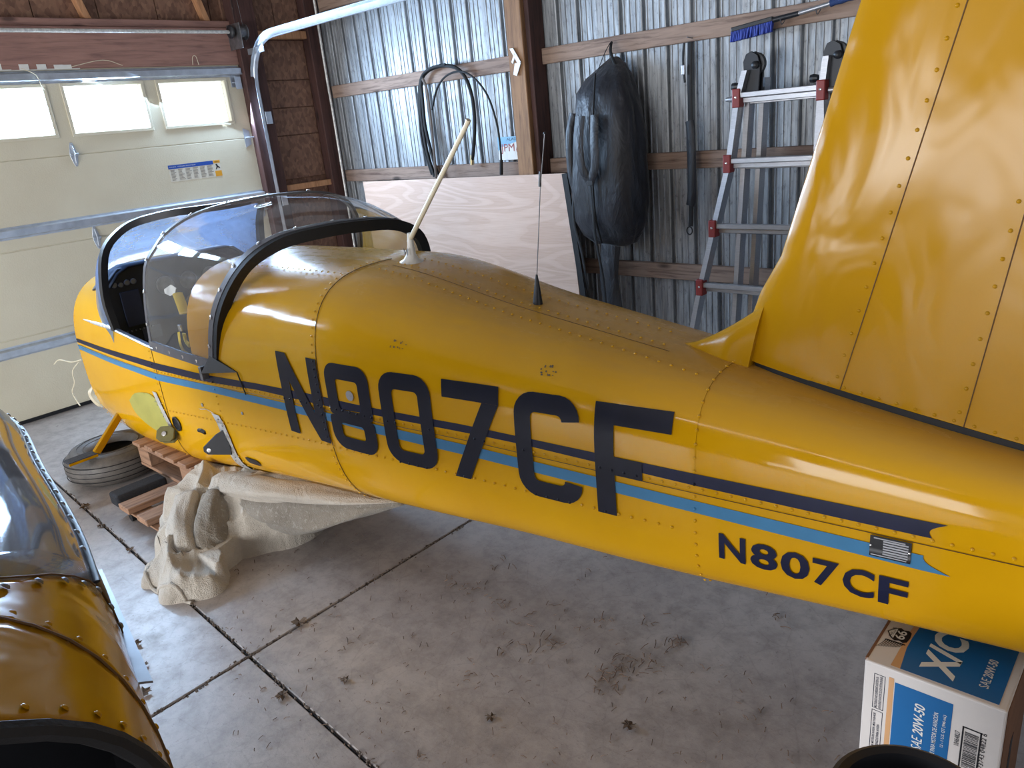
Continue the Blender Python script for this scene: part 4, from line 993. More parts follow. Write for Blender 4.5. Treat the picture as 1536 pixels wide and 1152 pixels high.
idx = -np.ones((ny, nx), int); V = []; F = []
for i in range(ny):
    for j in range(nx):
        if mask[i, j]: idx[i, j] = len(V); V.append((Xg[i, j], Yg[i, j], max(-.012, Zq[i, j])))
for i in range(ny-1):
    for j in range(nx-1):
        a_ = (idx[i, j], idx[i, j+1], idx[i+1, j+1], idx[i+1, j])
        if min(a_) >= 0: F.append(a_)
b = MB(); b.add(V, F); b.build('quilt_body', QUILT, qt, smooth='all')
def hq(x_, y_):
    i = int(round((y_-gys[0])/(gys[1]-gys[0]))); j = int(round((x_-gxs[0])/(gxs[1]-gxs[0]))); return float(max(.004, Zq[min(max(i, 0), ny-1), min(max(j, 0), nx-1)]))
def qline(pts, r, nm, mat=QUILT, lift=0):
    P = [Vector((p[0], p[1], hq(p[0], p[1])+lift)) for p in spline([(*p, 0) for p in pts], 10)]; MB().tube(P, r, 8).build(nm, mat, qt, smooth=True)
# loose end bunched against the belly: fat folded rolls
def roll(path, rad, fl, nm, mat, seed, n=40, amp=.10):
    P = spline(path, 10); R_ = np.interp(np.linspace(0, len(rad)-1, len(P)), range(len(rad)), rad); rings = []; Fz = np.interp(np.linspace(0, len(fl)-1, len(P)), range(len(fl)), fl)
    for i, p in enumerate(P):
        d = (P[min(i+1, len(P)-1)]-P[max(i-1, 0)]).normalized(); s_ = d.cross(Vector((0, 0, 1))).normalized(); u = s_.cross(d); r = []
        for k in range(n):
            a = 2*PI*k/n; wob = 1+amp*math.sin(3*a+seed+i*.12)+amp*.7*math.sin(5*a-i*.17+seed*2)+amp*.9*abs(math.sin(4*a+i*.10+seed))**.6+amp*.30*math.sin(13*a+i*.35)-amp*.4
            r.append(p+s_*math.cos(a)*R_[i]*wob+u*math.sin(a)*R_[i]*Fz[i]*wob)
        rings.append(r)
    return MB().loft(rings).build(nm, mat, qt, smooth='all')
roll([(-2.92, 1.36, .20), (-2.68, 1.40, .185), (-2.48, 1.44, .205), (-2.28, 1.49, .245), (-2.08, 1.54, .283)], [.09, .125, .115, .075, .012], [.9, .9, .75, .55, .5], 'bunched_fold', QUILTD2, 1, amp=.12)
roll([(-2.98, 1.28, .25), (-2.72, 1.34, .265), (-2.50, 1.40, .275), (-2.30, 1.45, .285), (-2.08, 1.52, .300)], [.07, .085, .07, .045, .010], [.55, .5, .45, .45, .4], 'draped_fold', QUILT, 4, amp=.07)
roll([(-3.05, 1.16, .20), (-2.96, 1.08, .15), (-2.86, 1.04, .10), (-2.80, 1.02, .06)], [.06, .07, .07, .05], [.9, .9, .9, .8], 'hanging_fold', QUILT, 2, amp=.09)
roll([(-2.93, 1.22, .22), (-2.85, 1.14, .16), (-2.80, 1.10, .09), (-2.76, 1.10, .05)], [.055, .06, .06, .045], [.9]*4, 'hanging_fold', QUILTD2, 3, amp=.09)
qline([(-3.00, .91), (-2.90, .865), (-2.76, .865), (-2.62, .905)], .007, 'hem'); qline([(-3.04, .99), (-2.92, .965), (-2.78, .98)], .0016, 'quilting_seam', QUILTD, .0)

# oil carton
BX0, BX1, BY0, BY1, BH = -.405, -.146, 1.418, 1.70, .448
bx = thing('carton', ((BX0+BX1)/2, (BY0+BY1)/2, 0), 'white and blue motor oil carton standing on end under the airplane tail', 'carton')
MB().box((BX0, BY0, 0), (BX1, BY1, BH)).build('carton_body', CARD, bx, bevel=.004)
MB().box((BX0-.0015, BY0+.01, BH-.01), (BX0+.004, BY1-.01, BH+.0005)).build('flap_edge', CARDB, bx)
MB().box((BX1-.004, BY0+.008, .02), (BX1+.0015, BY1-.01, BH-.004)).build('flap_edge', CARDB, bx)
# front face: local u = x, v = z;   text reads upward (+z) with its top towards -x
fo = Vector((BX0, BY0, 0)); UX, UZ = (1, 0, 0), (0, 0, 1); Wb = BX1-BX0
patch('printed_stripe', rect(.050, -.0, .060, BH-.020), fo, UX, UZ, PTAN, bx)
pb = patch('printed_panel', rect(.062, .0, .170, BH-.028), fo, UX, UZ, PBLUE, bx)
for (u0, z0, z1) in ((.021, .335, .424), (.021, .20, .330)):
    b = MB()
    for a, c in (((u0, z0), (u0+.0012, z1)), ((u0+.021, z0), (u0+.0222, z1)), ((u0, z0), (u0+.022, z0+.0012)), ((u0, z1-.0012), (u0+.022, z1))): b.prism(rect(*a, *c), fo+Vector((0, -.0004, 0)), UX, UZ, (0, -1, 0), .0002)
    b.build('printed_frame', NAVYS, bx)
def up_text(txt, u, z, size, mat, width, bold=0, shear=0): return text('lettering', txt, fo+Vector((u, 0, z)), (0, 0, 1), (-1, 0, 0), size, mat, bx, .0012, bold, shear, width=width)
up_text('MULTIGRADE AND DISPERSANT AVIATION OIL', .0305, .338, .0055, NAVYS, .080, .01); up_text('HIGH-GRADE AVIATION OIL FOR PISTON ENGINES', .0385, .338, .0055, NAVYS, .083, .01)
up_text('HUILE POUR MOTEURS AVION, MULTIGRADE', .0305, .205, .0055, NAVYS, .118, .01); up_text('ACEITE SIN CENIZAS PARA AVION', .0385, .205, .0055, NAVYS, .09, .01)
up_text('SAE', .122, .272, .020, PWHITE, .034, 0, .2); up_text('20W-50', .122, .311, .020, PWHITE, .078, .02, .2)
up_text('HUILE MOTEUR D\'AÉRONEF | ACEITE PARA MOTOR DE AVIACIÓN', .149, .155, .013, PWHITE, .230, .006)
up_text('12 - 1 U.S. QT (946 mL)', .162, .305, .0075, PWHITE, .082, .006)
up_text('10464827', .187, .325, .009, PBLACK, .036); up_text('0 00 73743 04822 6', .232, .262, .0085, PBLACK, .118)
b = MB(); u0, u1, z0, z1 = .190, .224, .268, .378
for a, c in (((u0, z0), (u0+.003, z1)), ((u1-.003, z0), (u1, z1)), ((u0, z0), (u1, z0+.003)), ((u0, z1-.003), (u1, z1))): b.prism(rect(*a, *c), fo+Vector((0, -.0005, 0)), UX, UZ, (0, -1, 0), .0002)
z = z0+.010; r_ = random.Random(4)
while z < z1-.012: t_ = r_.choice([.0008, .0014, .0022]); b.prism(rect(u0+.005, z, u1-.005, z+t_), fo+Vector((0, -.0005, 0)), UX, UZ, (0, -1, 0), .0002); z += t_+r_.choice([.0008, .0014, .002])
b.build('barcode', PBLACK, bx)
# top face: u = x, v = y
to = Vector((BX0, BY0, BH)); UY = (0, 1, 0)
patch('printed_panel', [(.066, .012), (.243, .012), (.243, .27), (.066, .27), (.058, .125), (.058, .085)], to, UX, UY, PBLUE, bx)
patch('printed_panel_edge', [(.0475, .012), (.066, .0119), (.0585, .085), (.0585, .125), (.066, .27), (.055, .27), (.0475, .13)], to, UX, UY, PTAN, bx, .0003)
def top_text(txt, u, v_, size, mat, width, bold=0, shear=0): return text('lettering', txt, to+Vector((u, v_, 0)), (0, 1, 0), (-1, 0, 0), size, mat, bx, .0012, bold, shear, width=width)
top_text('X/C', .160, .030, .066, PWHITE, .150, .035, .1); top_text('SAE', .218, .045, .017, PWHITE, .030); top_text('20W-50', .218, .080, .017, PWHITE, .062, .02)
# shield with 66 and a wing
so = to+Vector((.008, .090, 0))
def shield(s): return [(x_*s, y_*s) for x_, y_ in [(0, .5), (.1, .32), (.02, .12), (.14, -.04), (.5, -.08), (.86, -.04), (.98, .12), (.9, .32), (1, .5), (.86, .74), (.5, 1.0), (.14, .74)]]
sh1 = [(1-p[1], p[0]) for p in shield(1)]
def sh(sc, dx, dy): return [(dx+(p[0]-.5)*.043*sc, dy+(p[1]-.5)*.050*sc) for p in sh1]
em = patch('emblem', sh(1.0, .022, .03), so, UX, UY, PBLACK, bx, .0008)
def clipx(P, xm):
    o_ = []
    for k in range(len(P)):
        a, c = P[k], P[(k+1) % len(P)]
        if a[0] <= xm: o_.append(a)
        if (a[0] <= xm) != (c[0] <= xm): t = (xm-a[0])/(c[0]-a[0]); o_.append((xm, a[1]+(c[1]-a[1])*t))
    return o_
patch('emblem_field', clipx(sh(.86, .022, .03), .0175), so, UX, UY, PWHITE, em, .0013)
text('lettering', '66', so+Vector((.038, .014, 0)), (0, 1, 0), (-1, 0, 0), .020, PWHITE, em, .0016, .02, width=.032)
text('lettering', 'PHILLIPS', so+Vector((.0155, .014, 0)), (0, 1, 0), (-1, 0, 0), .008, PBLACK, em, .0016, .01, width=.036)
b = MB()
for k in range(9):
    L_ = .034-.0022*k; x_ = .006+.0042*k; P_ = []
    for t in np.linspace(0, 1, 6): P_.append((x_-.004*t-.006*t*t, .002-L_*t))
    P_ = P_+[(p[0]+.0019*(1-.6*i_/5), p[1]) for i_, p in list(enumerate(P_))[::-1]]
    b.prism(P_, so+Vector((.0, -.002, .0006)), UX, UY, (0, 0, 1), .0002)
b.prism([(.004, 0), (.046, .002), (.044, .006), (.006, .004)], so+Vector((.0, -.002, .0006)), UX, UY, (0, 0, 1), .0002)
b.build('wing_emblem', PBLACK, bx)
MB().box((BX1+.0008, BY0+.10, .12), (BX1+.002, BY0+.13, .30)).build('side_print', PBLACK, bx)

# black plastic bucket at the bottom right
bk = thing('waste_bin', (-.19, .955, 0), 'black plastic bin with a rounded rim in front of the oil carton', 'bin')
bc = Vector((-.190, .955, 0)); Rr = .105
MB().lathe([(.001, .02), (.085, .02), (Rr-.006, .585), (Rr-.004, .60), (Rr+.006, .605), (Rr+.014, .60), (Rr+.015, .575), (Rr+.002, .57), (.10, .0), (.001, .0)], bc, (0, 0, 1), 48).build('bin_body', BLACK, bk, smooth=True)
MB().tube([bc+Vector((Rr*1.1*math.cos(a), Rr*1.1*math.sin(a)*.2+.02, .55+.0)) for a in np.linspace(-.3, .3, 3)], .004, 6).build('handle', STEEL, bk)

# second yellow aircraft beside the camera, lower left
p2 = thing('second_airplane', (-1.6, -.1, 0), 'yellow riveted aircraft nose with a clear windscreen, cut off at the lower left', 'airplane')
ang2 = .185; ca, sa = math.cos(ang2), math.sin(ang2)
P2 = {'x': [-3.2, -2.9, -2.5, -1.9, -1.5, -1.2, -.9, -.6, -.2], 'y': [.41, .48, .525, .435, .370, .300, .230, .145, .06]}
def e2(x, a, out=0.0):
    ys_ = pch(P2['x'], P2['y'])(x); zt = pch([-3.2, -2.5, -1.9, -1.3, -.9, -.2], [1.02, 1.13, 1.18, 1.16, 1.13, 1.08])(x)
    zc = .80; hw = .46+out; c = ys_-.46; n = 2.5; cc, ss = math.cos(a), math.sin(a); r = (abs(cc)**n+abs(ss)**n)**(-1/n)
    h = (zt-zc+out) if ss >= 0 else .20+out  # shallow underside, raised so that low light passes beneath
    return Vector((x, c+hw*r*cc, zc+h*r*ss))
SILLA = .36
JX = lambda a: -1.15-.14*min(1, max(0, (.80-a)/.44))            # joint between perspex and metal
def body2(x0, x1, nm, mat, n=14, a0=-1.5, a1=PI+.6, out=0, shp=None):
    rings = []
    for i in range(n+1):
        t = i/n; rings.append([e2((x0(a) if callable(x0) else x0)*(1-t)+(x1(a) if callable(x1) else x1)*t, a, out) for a in np.linspace(a0, a1, 44)])
    return MB().loft(rings, closed=False, cap=False).build(nm, mat, p2, smooth='all', solid=.002)
gl2 = glass('second_canopy_perspex', (.72, .73, .76, 1), .30, (.42, .45, .50, 1), .8, .06, 1.45)
body2(-3.0, JX, 'windscreen', gl2, 20, SILLA, PI-SILLA)
YOR = yellow_paint('amber_yellow_paint', False)
SJ = lambda a: -1.06+.15*min(1, max(0, (.9-a)/.9))
body2(-3.05, JX, 'side_panel', plain('dark_side_frame', srgb(70, 62, 54), .4), 14, -1.5, SILLA)
body2(lambda a: JX(a)-.004, SJ, 'skin_panel', YOR, 8); body2(lambda a: SJ(a)-.004, -.835, 'skin_panel', YOR, 8, out=.002)
def edge2(x_, nm, mat, r, out=0, a0=-1.5, a1=PI+.6): return MB().tube([e2(x_(a) if callable(x_) else x_, a, out) for a in np.linspace(a0, a1, 50)], r, 8).build(nm, mat, p2, smooth=True)
edge2(-.835, 'rubber_rim', BLKR, .012); edge2(lambda a: SJ(a), 'skin_seam', SEAM, .002, .003); edge2(lambda a: JX(a), 'skin_seam', SEAM, .0015, .002)
rg = [[e2(x_, a, -.012) for a in np.linspace(-1.5, PI+.6, 30)] for x_ in (-.84, -1.25)]
MB().loft(rg, closed=False, cap=False).build('inner_lining', DARK, p2)
pts = [e2(-1.2, a, -.012) for a in np.linspace(-1.5, PI+1.5, 40)]; MB().loft([pts, [p+Vector((.01, 0, 0)) for p in pts]]).build('inner_bulkhead', DARK, p2)
def dots2(f, r, mat, a0, a1, da, nm='rivet_row'):
    b = MB()
    for a in np.arange(a0, a1, da):
        x_ = f(a); p = e2(x_, a, .003); n = p-Vector((x_, e2(x_, PI/2).y, .8)); n.x = 0; b.dome(p, n, r, r*.6, 8)
    b.build(nm, mat, p2, kind='stuff', smooth='all', fix=False)
dots2(lambda a: JX(a)+.022, .0075, STEEL, .15, PI, .11, 'screw_row'); dots2(lambda a: SJ(a)-.018, .0055, YOR, -.4, PI, .10); dots2(lambda a: -.868, .0055, YOR, -.4, PI, .10)
b = MB()
for x_ in np.arange(-2.9, -1.33, .075): b.dome(e2(x_, SILLA+.05, .004), (0, 1, .6), .007, .004)
b.build('screw_row', STEEL, p2, kind='stuff', smooth='all', fix=False)
MB().tube([e2(x_, SILLA, .003) for x_ in np.linspace(-3.0, -1.3, 24)], .006, 8, flat=.5).build('sill_strip', BLACK, p2, smooth=True)
for x_ in (-2.6, -1.15):
    for sy in (-.30, .10):
        y_ = pch(P2['x'], P2['y'])(x_)-.36+sy; MB().box((x_-.025, y_-.025, 0), (x_+.025, y_+.025, .62)).build('stand_leg', WPOST, p2, bevel=.003, seg=1)  # unseen legs, added to carry the raised body
# pale sheet that sticks out below the joint
b = MB(); b.add([Vector((-1.60, .40, .80)), Vector((-1.10, .295, .84)), Vector((-1.14, .255, .84)), Vector((-1.62, .33, .80))], [(0, 1, 2, 3)])
b.build('wing_root_fairing', plain('pale_grey_sheet', srgb(150, 158, 170), .35, .2), p2, solid=.004)

# ================================================================== THINGS ON THE BACK WALL
# plywood
pw = MB(); a0 = Vector((-5.087, 3.868, 1.219)); a1 = Vector((-3.046, 3.868, 1.232)); dnv = Vector((.160, -.10, -1.2))
pw.add([a0, a1, a1+dnv, a0+dnv, a0+Vector((0, .012, 0)), a1+Vector((0, .012, 0)), a1+dnv+Vector((0, .012, 0)), a0+dnv+Vector((0, .012, 0))], [(0, 1, 2, 3), (7, 6, 5, 4), (0, 4, 5, 1), (1, 5, 6, 2), (2, 6, 7, 3), (3, 7, 4, 0)])
pw.build('plywood_sheet', PLYM, None, 'pinkish plywood sheet with swirling grain leaning against the metal wall', 'plywood')
# ladder
def WP(px, py, Y):   # a point of the plane y = Y seen at a place of the photograph
    d = RT*((px-768)/FPX)+DN*((py-576)/FPX)+fw; t = Y/d.y; return Vector((0, 0, CAMH))+d*t
ld = thing('ladder', (-1.75, 3.7, 0), 'folded aluminium multi-position ladder with red brackets leaning on the wall', 'ladder')
Lz = lambda z: 3.86-.10*max(0, 1.6-z)
def rail(ptsx, nm, dy=0, wd=.028, dp=.066, mat=ALU):
    P = [Vector((x_, Lz(z)+dy, z)) for x_, z in ptsx]; rings = []
    for p in P: rings.append([p+Vector((-wd/2, -dp/2, 0)), p+Vector((wd/2, -dp/2, 0)), p+Vector((wd/2, dp/2, 0)), p+Vector((-wd/2, dp/2, 0))])
    return MB().loft(rings).build(nm, mat, ld)
rail([(-1.825, 1.70), (-1.865, 1.56), (-1.895, 1.26), (-1.955, .98), (-2.035, .60), (-2.13, .05)], 'outer_rail', -.035)
rail([(-1.43, 1.72), (-1.445, 1.56), (-1.42, 1.26), (-1.38, .98), (-1.32, .60), (-1.24, .05)], 'outer_rail', -.035)
rail([(-1.835, 1.62), (-1.85, .90), (-1.86, .05)], 'inner_rail', .03, .024); rail([(-1.475, 1.62), (-1.465, .9), (-1.455, .05)], 'inner_rail', .03, .024)
rail([(-1.79, 1.66), (-1.80, .05)], 'inner_rail', .10, .024); rail([(-1.50, 1.66), (-1.49, .05)], 'inner_rail', .10, .024)
for z, xl, xr in ((1.575, -1.865, -1.445), (1.262, -1.90, -1.418), (.935, -1.968, -1.375), (.62, -2.03, -1.32), (.30, -2.085, -1.28)):
    y_ = Lz(z)-.035; b = MB()
    for dy, dz in ((-.012, .012), (.016, -.014)): b.box((xl+.02, y_-.022+dy, z-.012+dz), (xr-.02, y_+.006+dy, z+.014+dz))
    b.build('rung', ALU, ld, bevel=.003, seg=1)
    b = MB(); b.box((xl+.03, y_+.035, z-.035), (xr-.03, y_+.085, z-.015)); b.build('rung', ALU, ld, bevel=.003, seg=1)
    for xc in (xl, xr):
        b = MB(); b.box((xc-.021, y_-.042, z-.045), (xc+.021, y_+.012, z+.045)); br = b.build('red_bracket', REDP, ld, bevel=.005)
        MB().dome((xc, y_-.042, z+.004), (0, -1, 0), .007, .004).build('bracket_rivet', CHROME, br)
for xc, sg in ((-1.83, 1), (-1.435, 1)):
    b = MB(); P = [(-.03, -.12), (.035, -.12), (.045, .02), (.03, .065), (0, .085), (-.03, .075), (-.045, .04), (-.04, -.02)]
    for dy in (-.02, .02): b.prism(P, (xc+.025, Lz(1.7)+dy, 1.70), (1, 0, 0), (0, 0, 1), (0, -1, 0), .01)
    b.lathe([(.001, -.015), (.055, -.012), (.055, .012), (.001, .015)], (xc+.03, Lz(1.7), 1.725), (0, 1, 0), 20)
    hg = b.build('hinge', plain('black_hinge_steel', srgb(48, 50, 54), .4, .5), ld, bevel=.002, seg=1)
    MB().lathe([(.018, 0), (.018, .02), (.008, .028)], (xc+.05, Lz(1.7)-.03, 1.72), (0, -1, 0), 14).build('hinge_knob', BLACK, hg, smooth=True)
    MB().lathe([(.015, 0), (.02, .02), (.018, .035)], (xc-.04, Lz(1.6)-.03, 1.63), (-1, 0, 0), 12).build('lock_knob', BLACK, hg)
for xc, d in ((-1.885, -1), (-1.42, 1)): MB().lathe([(.014, 0), (.014, .025), (.010, .05), (.004, .052)], (xc, Lz(1.57)-.035, 1.572), (d, 0, .0), 14).build('rung_pin', ALU, ld, smooth=True)

# black hanging duffel bag
bag = thing('garment_bag', (-2.68, 3.86, 1.0), 'large black nylon gear bag with straps hanging from the wood rail', 'bag')
prof = [(1.865, -2.69, -2.64, .03), (1.82, -2.735, -2.575, .09), (1.76, -2.80, -2.53, .16), (1.68, -2.845, -2.50, .21), (1.55, -2.865, -2.465, .235), (1.40, -2.885, -2.44, .245), (1.25, -2.90, -2.435, .25), (1.10, -2.905, -2.435, .25), (.95, -2.895, -2.455, .24), (.86, -2.87, -2.50, .20), (.80, -2.83, -2.55, .13), (.775, -2.79, -2.62, .06)]
prof = [(z0*(1-t)+z1*t, a0*(1-t)+a1*t, b0*(1-t)+b1*t, d0*(1-t)+d1*t) for (z0, a0, b0, d0), (z1, a1, b1, d1) in zip(prof, prof[1:]) for t in (0, .34, .67)]+[prof[-1]]
rings = []; nb = 64
for z, xl, xr, dpt in prof:
    xl -= .055; xr -= .065; r = []; cx = (xl+xr)/2; hx = (xr-xl)/2
    for k in range(nb):
        a = 2*PI*k/nb; cc, ss = math.cos(a), math.sin(a); rr_ = (abs(cc)**3.2+abs(ss)**3.2)**(-1/3.2)
        wob = .96+.07*abs(math.sin(2.5*a+1.2*math.sin(z*4)))+.05*abs(math.sin(5*a-z*5+math.sin(z*9)))+.025*abs(math.sin(11*a+z*12))
        r.append(Vector((cx+hx*rr_*cc*wob, 4.015-dpt/2-dpt/2*rr_*ss*wob-.0, z)))
    rings.append(r)
MB().loft(rings[::-1]).build('bag_body', NYLON, bag, smooth='all')
MB().tube(spline([(-2.745, 3.83, 1.78), (-2.72, 3.76, 1.60), (-2.735, 3.735, 1.30), (-2.74, 3.745, 1.0), (-2.745, 3.80, .82)], 6), .006, 8).build('piping', BLKR, bag, smooth=True)
def bstrap(pts, wd, nm='strap', mat=BLKR, t=.25, par=bag): return MB().tube(spline(pts, 5), wd/2, 8, flat=t).build(nm, mat, par, smooth=True)
bstrap([(-2.79, 3.92, 1.80), (-2.755, 3.95, 1.89), (-2.735, 3.99, 1.945), (-2.715, 3.95, 1.89), (-2.66, 3.92, 1.80)], .018, 'hanging_loop')
for xs0, xs1 in ((-2.80, -2.775), (-2.70, -2.675)):
    pass
bstrap([(-2.80, 3.745, 1.56), (-2.805, 3.72, 1.42), (-2.80, 3.72, 1.28), (-2.765, 3.735, 1.20)], .058, 'shoulder_strap', NYLON, .25)
bstrap([(-2.705, 3.745, 1.56), (-2.70, 3.72, 1.42), (-2.705, 3.72, 1.28), (-2.75, 3.735, 1.20)], .058, 'shoulder_strap', NYLON, .25)
MB().box((-2.775, 3.728, 1.17), (-2.735, 3.738, 1.20)).build('buckle', BLACK, bag, bevel=.003)
bstrap([(-2.755, 3.735, 1.18), (-2.75, 3.74, 1.0), (-2.76, 3.76, .86), (-2.75, 3.80, .60), (-2.755, 3.82, .38)], .022)
bstrap([(-2.90, 3.80, 1.58), (-2.925, 3.78, 1.45), (-2.93, 3.78, 1.25), (-2.915, 3.79, 1.14)], .05, 'shoulder_strap', NYLON, .45)
bstrap([(-2.92, 3.79, 1.16), (-2.94, 3.79, .95), (-2.90, 3.80, .75), (-2.88, 3.82, .45)], .020)
# flat black cloth strip beside the plywood
MB().box((-2.965, 3.80, .30), (-2.925, 3.806, 1.24), R=Matrix.Rotation(-.11, 3, 'Y')).build('fabric_sling', BLKR, None, 'long black fabric sling hanging at the right edge of the plywood', 'sling')
b = MB(); b.tube(spline([(-2.72, 3.86, .80), (-2.74, 3.85, .60), (-2.72, 3.85, .40), (-2.73, 3.86, .2)], 4), .07, 10, flat=.2); b.build('hanging_sleeve', NYLON, bag, smooth=True)
# carrying strap
cs = thing('carrying_strap', (-2.25, 4.0, .9), 'narrow black padded carrying strap hanging straight down from a nail', 'strap')
bstrap([(-2.235, 4.0, 1.88), (-2.235, 3.99, 1.70), (-2.235, 3.99, 1.50), (-2.24, 3.99, 1.0), (-2.245, 3.99, .90)], .030, 'webbing', BLKR, .3, cs)
bstrap([(-2.235, 3.98, 1.48), (-2.225, 3.975, 1.40), (-2.225, 3.975, 1.10), (-2.24, 3.98, 1.02)], .055, 'shoulder_pad', NYLON, .35, cs)
bstrap([(-2.262, 3.985, 1.88), (-2.268, 3.98, 1.80), (-2.262, 3.985, 1.68)], .014, 'loose_webbing', BLKR, .4, cs)
MB().box((-2.275, 3.97, 1.72), (-2.255, 3.985, 1.77)).build('buckle', ALU, cs, bevel=.003)
b = MB(); b.tube([Vector((-2.25+.018*math.cos(a), 3.985, .875+.022*math.sin(a))) for a in np.linspace(0, 2*PI, 16, endpoint=False)], .004, 6, closed=True); b.build('clip', BLACK, cs)
MB().tube([(-2.235, 4.03, 1.90), (-2.235, 3.97, 1.905)], .003, 6).build('nail', STEEL, cs)
# snow brush
sb = thing('snow_brush', (-1.8, 3.97, 1.9), 'snow brush with blue bristles and blue grip lying on hooks on the rail', 'brush')
A_ = WP(1098, 47, 3.96); B_ = WP(1160, 30, 3.96); C_ = WP(1198, 20, 3.96); D_ = WP(1246, 5, 3.96); E_ = D_+(D_-C_)*2.4
MB().bar(A_+Vector((0, 0, .006)), B_+Vector((0, 0, .006)), .03, .022).build('brush_head', BLACK, sb, bevel=.004)
b = MB()
for i in range(26):
    for j in range(3):
        p = A_.lerp(B_, (i+.5)/26)+Vector((0, -.01+.01*j, -.004)); b.tube([p, p+Vector((random.uniform(-.006, .006)-.004, random.uniform(-.006, .002), -.048))], [.0042, .0062], 5)
b.build('bristles', BLUEB, sb, kind='stuff')
MB().tube([B_, C_], [.013, .012], 12).build('neck', BLACK, sb, smooth=True); MB().tube([C_, D_], .0095, 12).build('handle', ALU, sb, smooth=True)
MB().tube([D_.lerp(E_, k/14) for k in range(15)], [.014 if k % 2 else .017 for k in range(15)], 12).build('grip', BLUEF, sb, smooth=True)
for p in (B_.lerp(C_, .35), C_.lerp(D_, .6), D_.lerp(E_, .6)):
    MB().tube(spline([p+Vector((0, .07, .02)), p+Vector((0, .02, -.02)), p+Vector((0, -.005, -.028)), p+Vector((0, -.022, -.008))], 4), .0025, 6).build('hook', STEEL, sb)
# hoses
hz = thing('black_hose', (-4.2, 3.98, 1.3), 'coiled black rubber hose hung in loops on the wood rail', 'hose')
def hose(pxs, r, nm='hose_loop', Y=3.985, mat=BLKR, par=hz, flat=None):
    P = [WP(p[0], p[1], Y-(p[2] if len(p) > 2 else 0)) for p in pxs]; return MB().tube(spline(P, 7), r, 8, flat=flat).build(nm, mat, par, smooth=True)
hose([(652, 265), (640, 225), (632, 170), (632, 125), (640, 108), (660, 99, .02), (682, 101, .02), (697, 115), (708, 145), (712, 185), (710, 225), (708, 240)], .013)
hose([(648, 262), (634, 215), (629, 165), (631, 120), (645, 103, .03), (668, 97, .03)], .010)
hose([(657, 262), (648, 232), (638, 190), (634, 150), (632, 130)], .012)
MB().tube([WP(708, 233, 3.985), WP(708, 247, 3.985)], .013, 10).build('hose_fitting', BRASS, hz, smooth=True)
cb = thing('black_cable', (-3.9, 3.97, 1.3), 'thin black cable arching over the hose down to the plywood', 'cable')
hose([(648, 165), (655, 135), (668, 115), (690, 107), (712, 118), (732, 145), (745, 185), (751, 225), (752, 258)], .007, 'cable_loop', 3.965, BLKR, cb)
MB().tube([WP(752, 240, 3.965), WP(752, 262, 3.965)], .012, 8).build('cable_end', BLKR, cb)
bw = thing('brown_strap', (-4.35, 3.9, 1.2), 'flat brown strap hanging with the hose in front of the plywood', 'strap')
hose([(634, 118), (640, 135), (646, 180), (652, 240), (656, 292)], .014, 'webbing', 3.92, BROWNS, bw, .4)
# folded white strips nailed to the post
wt = thing('white_strips', (-3.40, 3.885, 1.9), 'folded white plastic strips nailed to the light face of the post', 'strips')
wo = Vector((0, 3.893, 0))
def wpt(px, py): p = WP(px, py, 3.893); return p
for quad in ([(765, 73), (770, 72), (782, 93), (777, 95)], [(773, 95), (782, 94), (776, 114), (771, 112)], [(768, 93), (772, 80), (774, 82), (770, 96)]):
    P = [wpt(*p) for p in quad]; b = MB(); b.add(P+[p+Vector((0, -.006, 0)) for p in P], [(0, 1, 2, 3), (7, 6, 5, 4), (0, 4, 5, 1), (1, 5, 6, 2), (2, 6, 7, 3), (3, 7, 4, 0)]); b.build('strip', WHITEP, wt)
# licence plate
lp = thing('licence_plate', (-3.6, 4.04, 1.31), 'old white and blue licence plate standing on the wood rail behind the post', 'licence plate')
po = Vector((-3.738, 4.030, 1.318)); UXp = (1, 0, 0)
MB().box((po.x, 4.031, 1.318), (po.x+.305, 4.034, 1.470)).build('plate_body', PWHITE, lp, bevel=.001, seg=1)
fp = Vector((po.x, 4.031, 1.318))
patch('printed_corner', [(0, .06), (.03, .085), (.12, .105), (.19, .12), (.305, .12), (.305, .152), (0, .152)], fp, UXp, (0, 0, 1), PLIGHT, lp)
text('lettering', 'ALASKA', fp+Vector((.085, 0, .126)), UXp, (0, 0, 1), .018, NAVYS, lp, .0012, width=.13)
text('lettering', 'JPM', fp+Vector((.025, 0, .040)), UXp, (0, 0, 1), .066, PRED, lp, .0012, width=.125); text('lettering', '61', fp+Vector((.165, 0, .040)), UXp, (0, 0, 1), .066, PRED, lp, .0012, width=.09)

# ================================================================== LEAVES AND STRAW ON THE FLOOR
def leaf(x_, y_, s, rot, lab, seed):
    r = random.Random(seed); P = []
    outl = [(0, -1), (.35, -.6), (.75, -.5), (.5, -.1), (.9, .25), (.45, .35), (.3, .9), (0, .65), (-.3, 1), (-.4, .4), (-.85, .3), (-.5, -.1), (-.7, -.55), (-.3, -.6)]
    b = MB(); vs = [(x_, y_, .012*s/.03)]
    for u, v_ in outl:
        u2 = u*math.cos(rot)-v_*math.sin(rot); v2 = u*math.sin(rot)+v_*math.cos(rot); vs.append((x_+u2*s, y_+v2*s, .003+r.uniform(0, .6)*s))
    n = len(outl); b.add(vs, [(0, 1+i, 1+(i+1) % n) for i in range(n)])
    lo = b.build('dry_leaf', LEAF, None, lab, 'leaf', 'dry leaves on the concrete', smooth=False)
    MB().tube([(x_, y_, .01), (x_+s*.9*math.cos(rot+1), y_+s*.9*math.sin(rot+1), .012)], .0012, 5).build('leaf_stalk', LEAF, lo)
def FP(px, py):
    d = RT*((px-768)/FPX)+DN*((py-576)/FPX)+fw; t = -CAMH/d.z; return Vector((0, 0, CAMH))+d*t
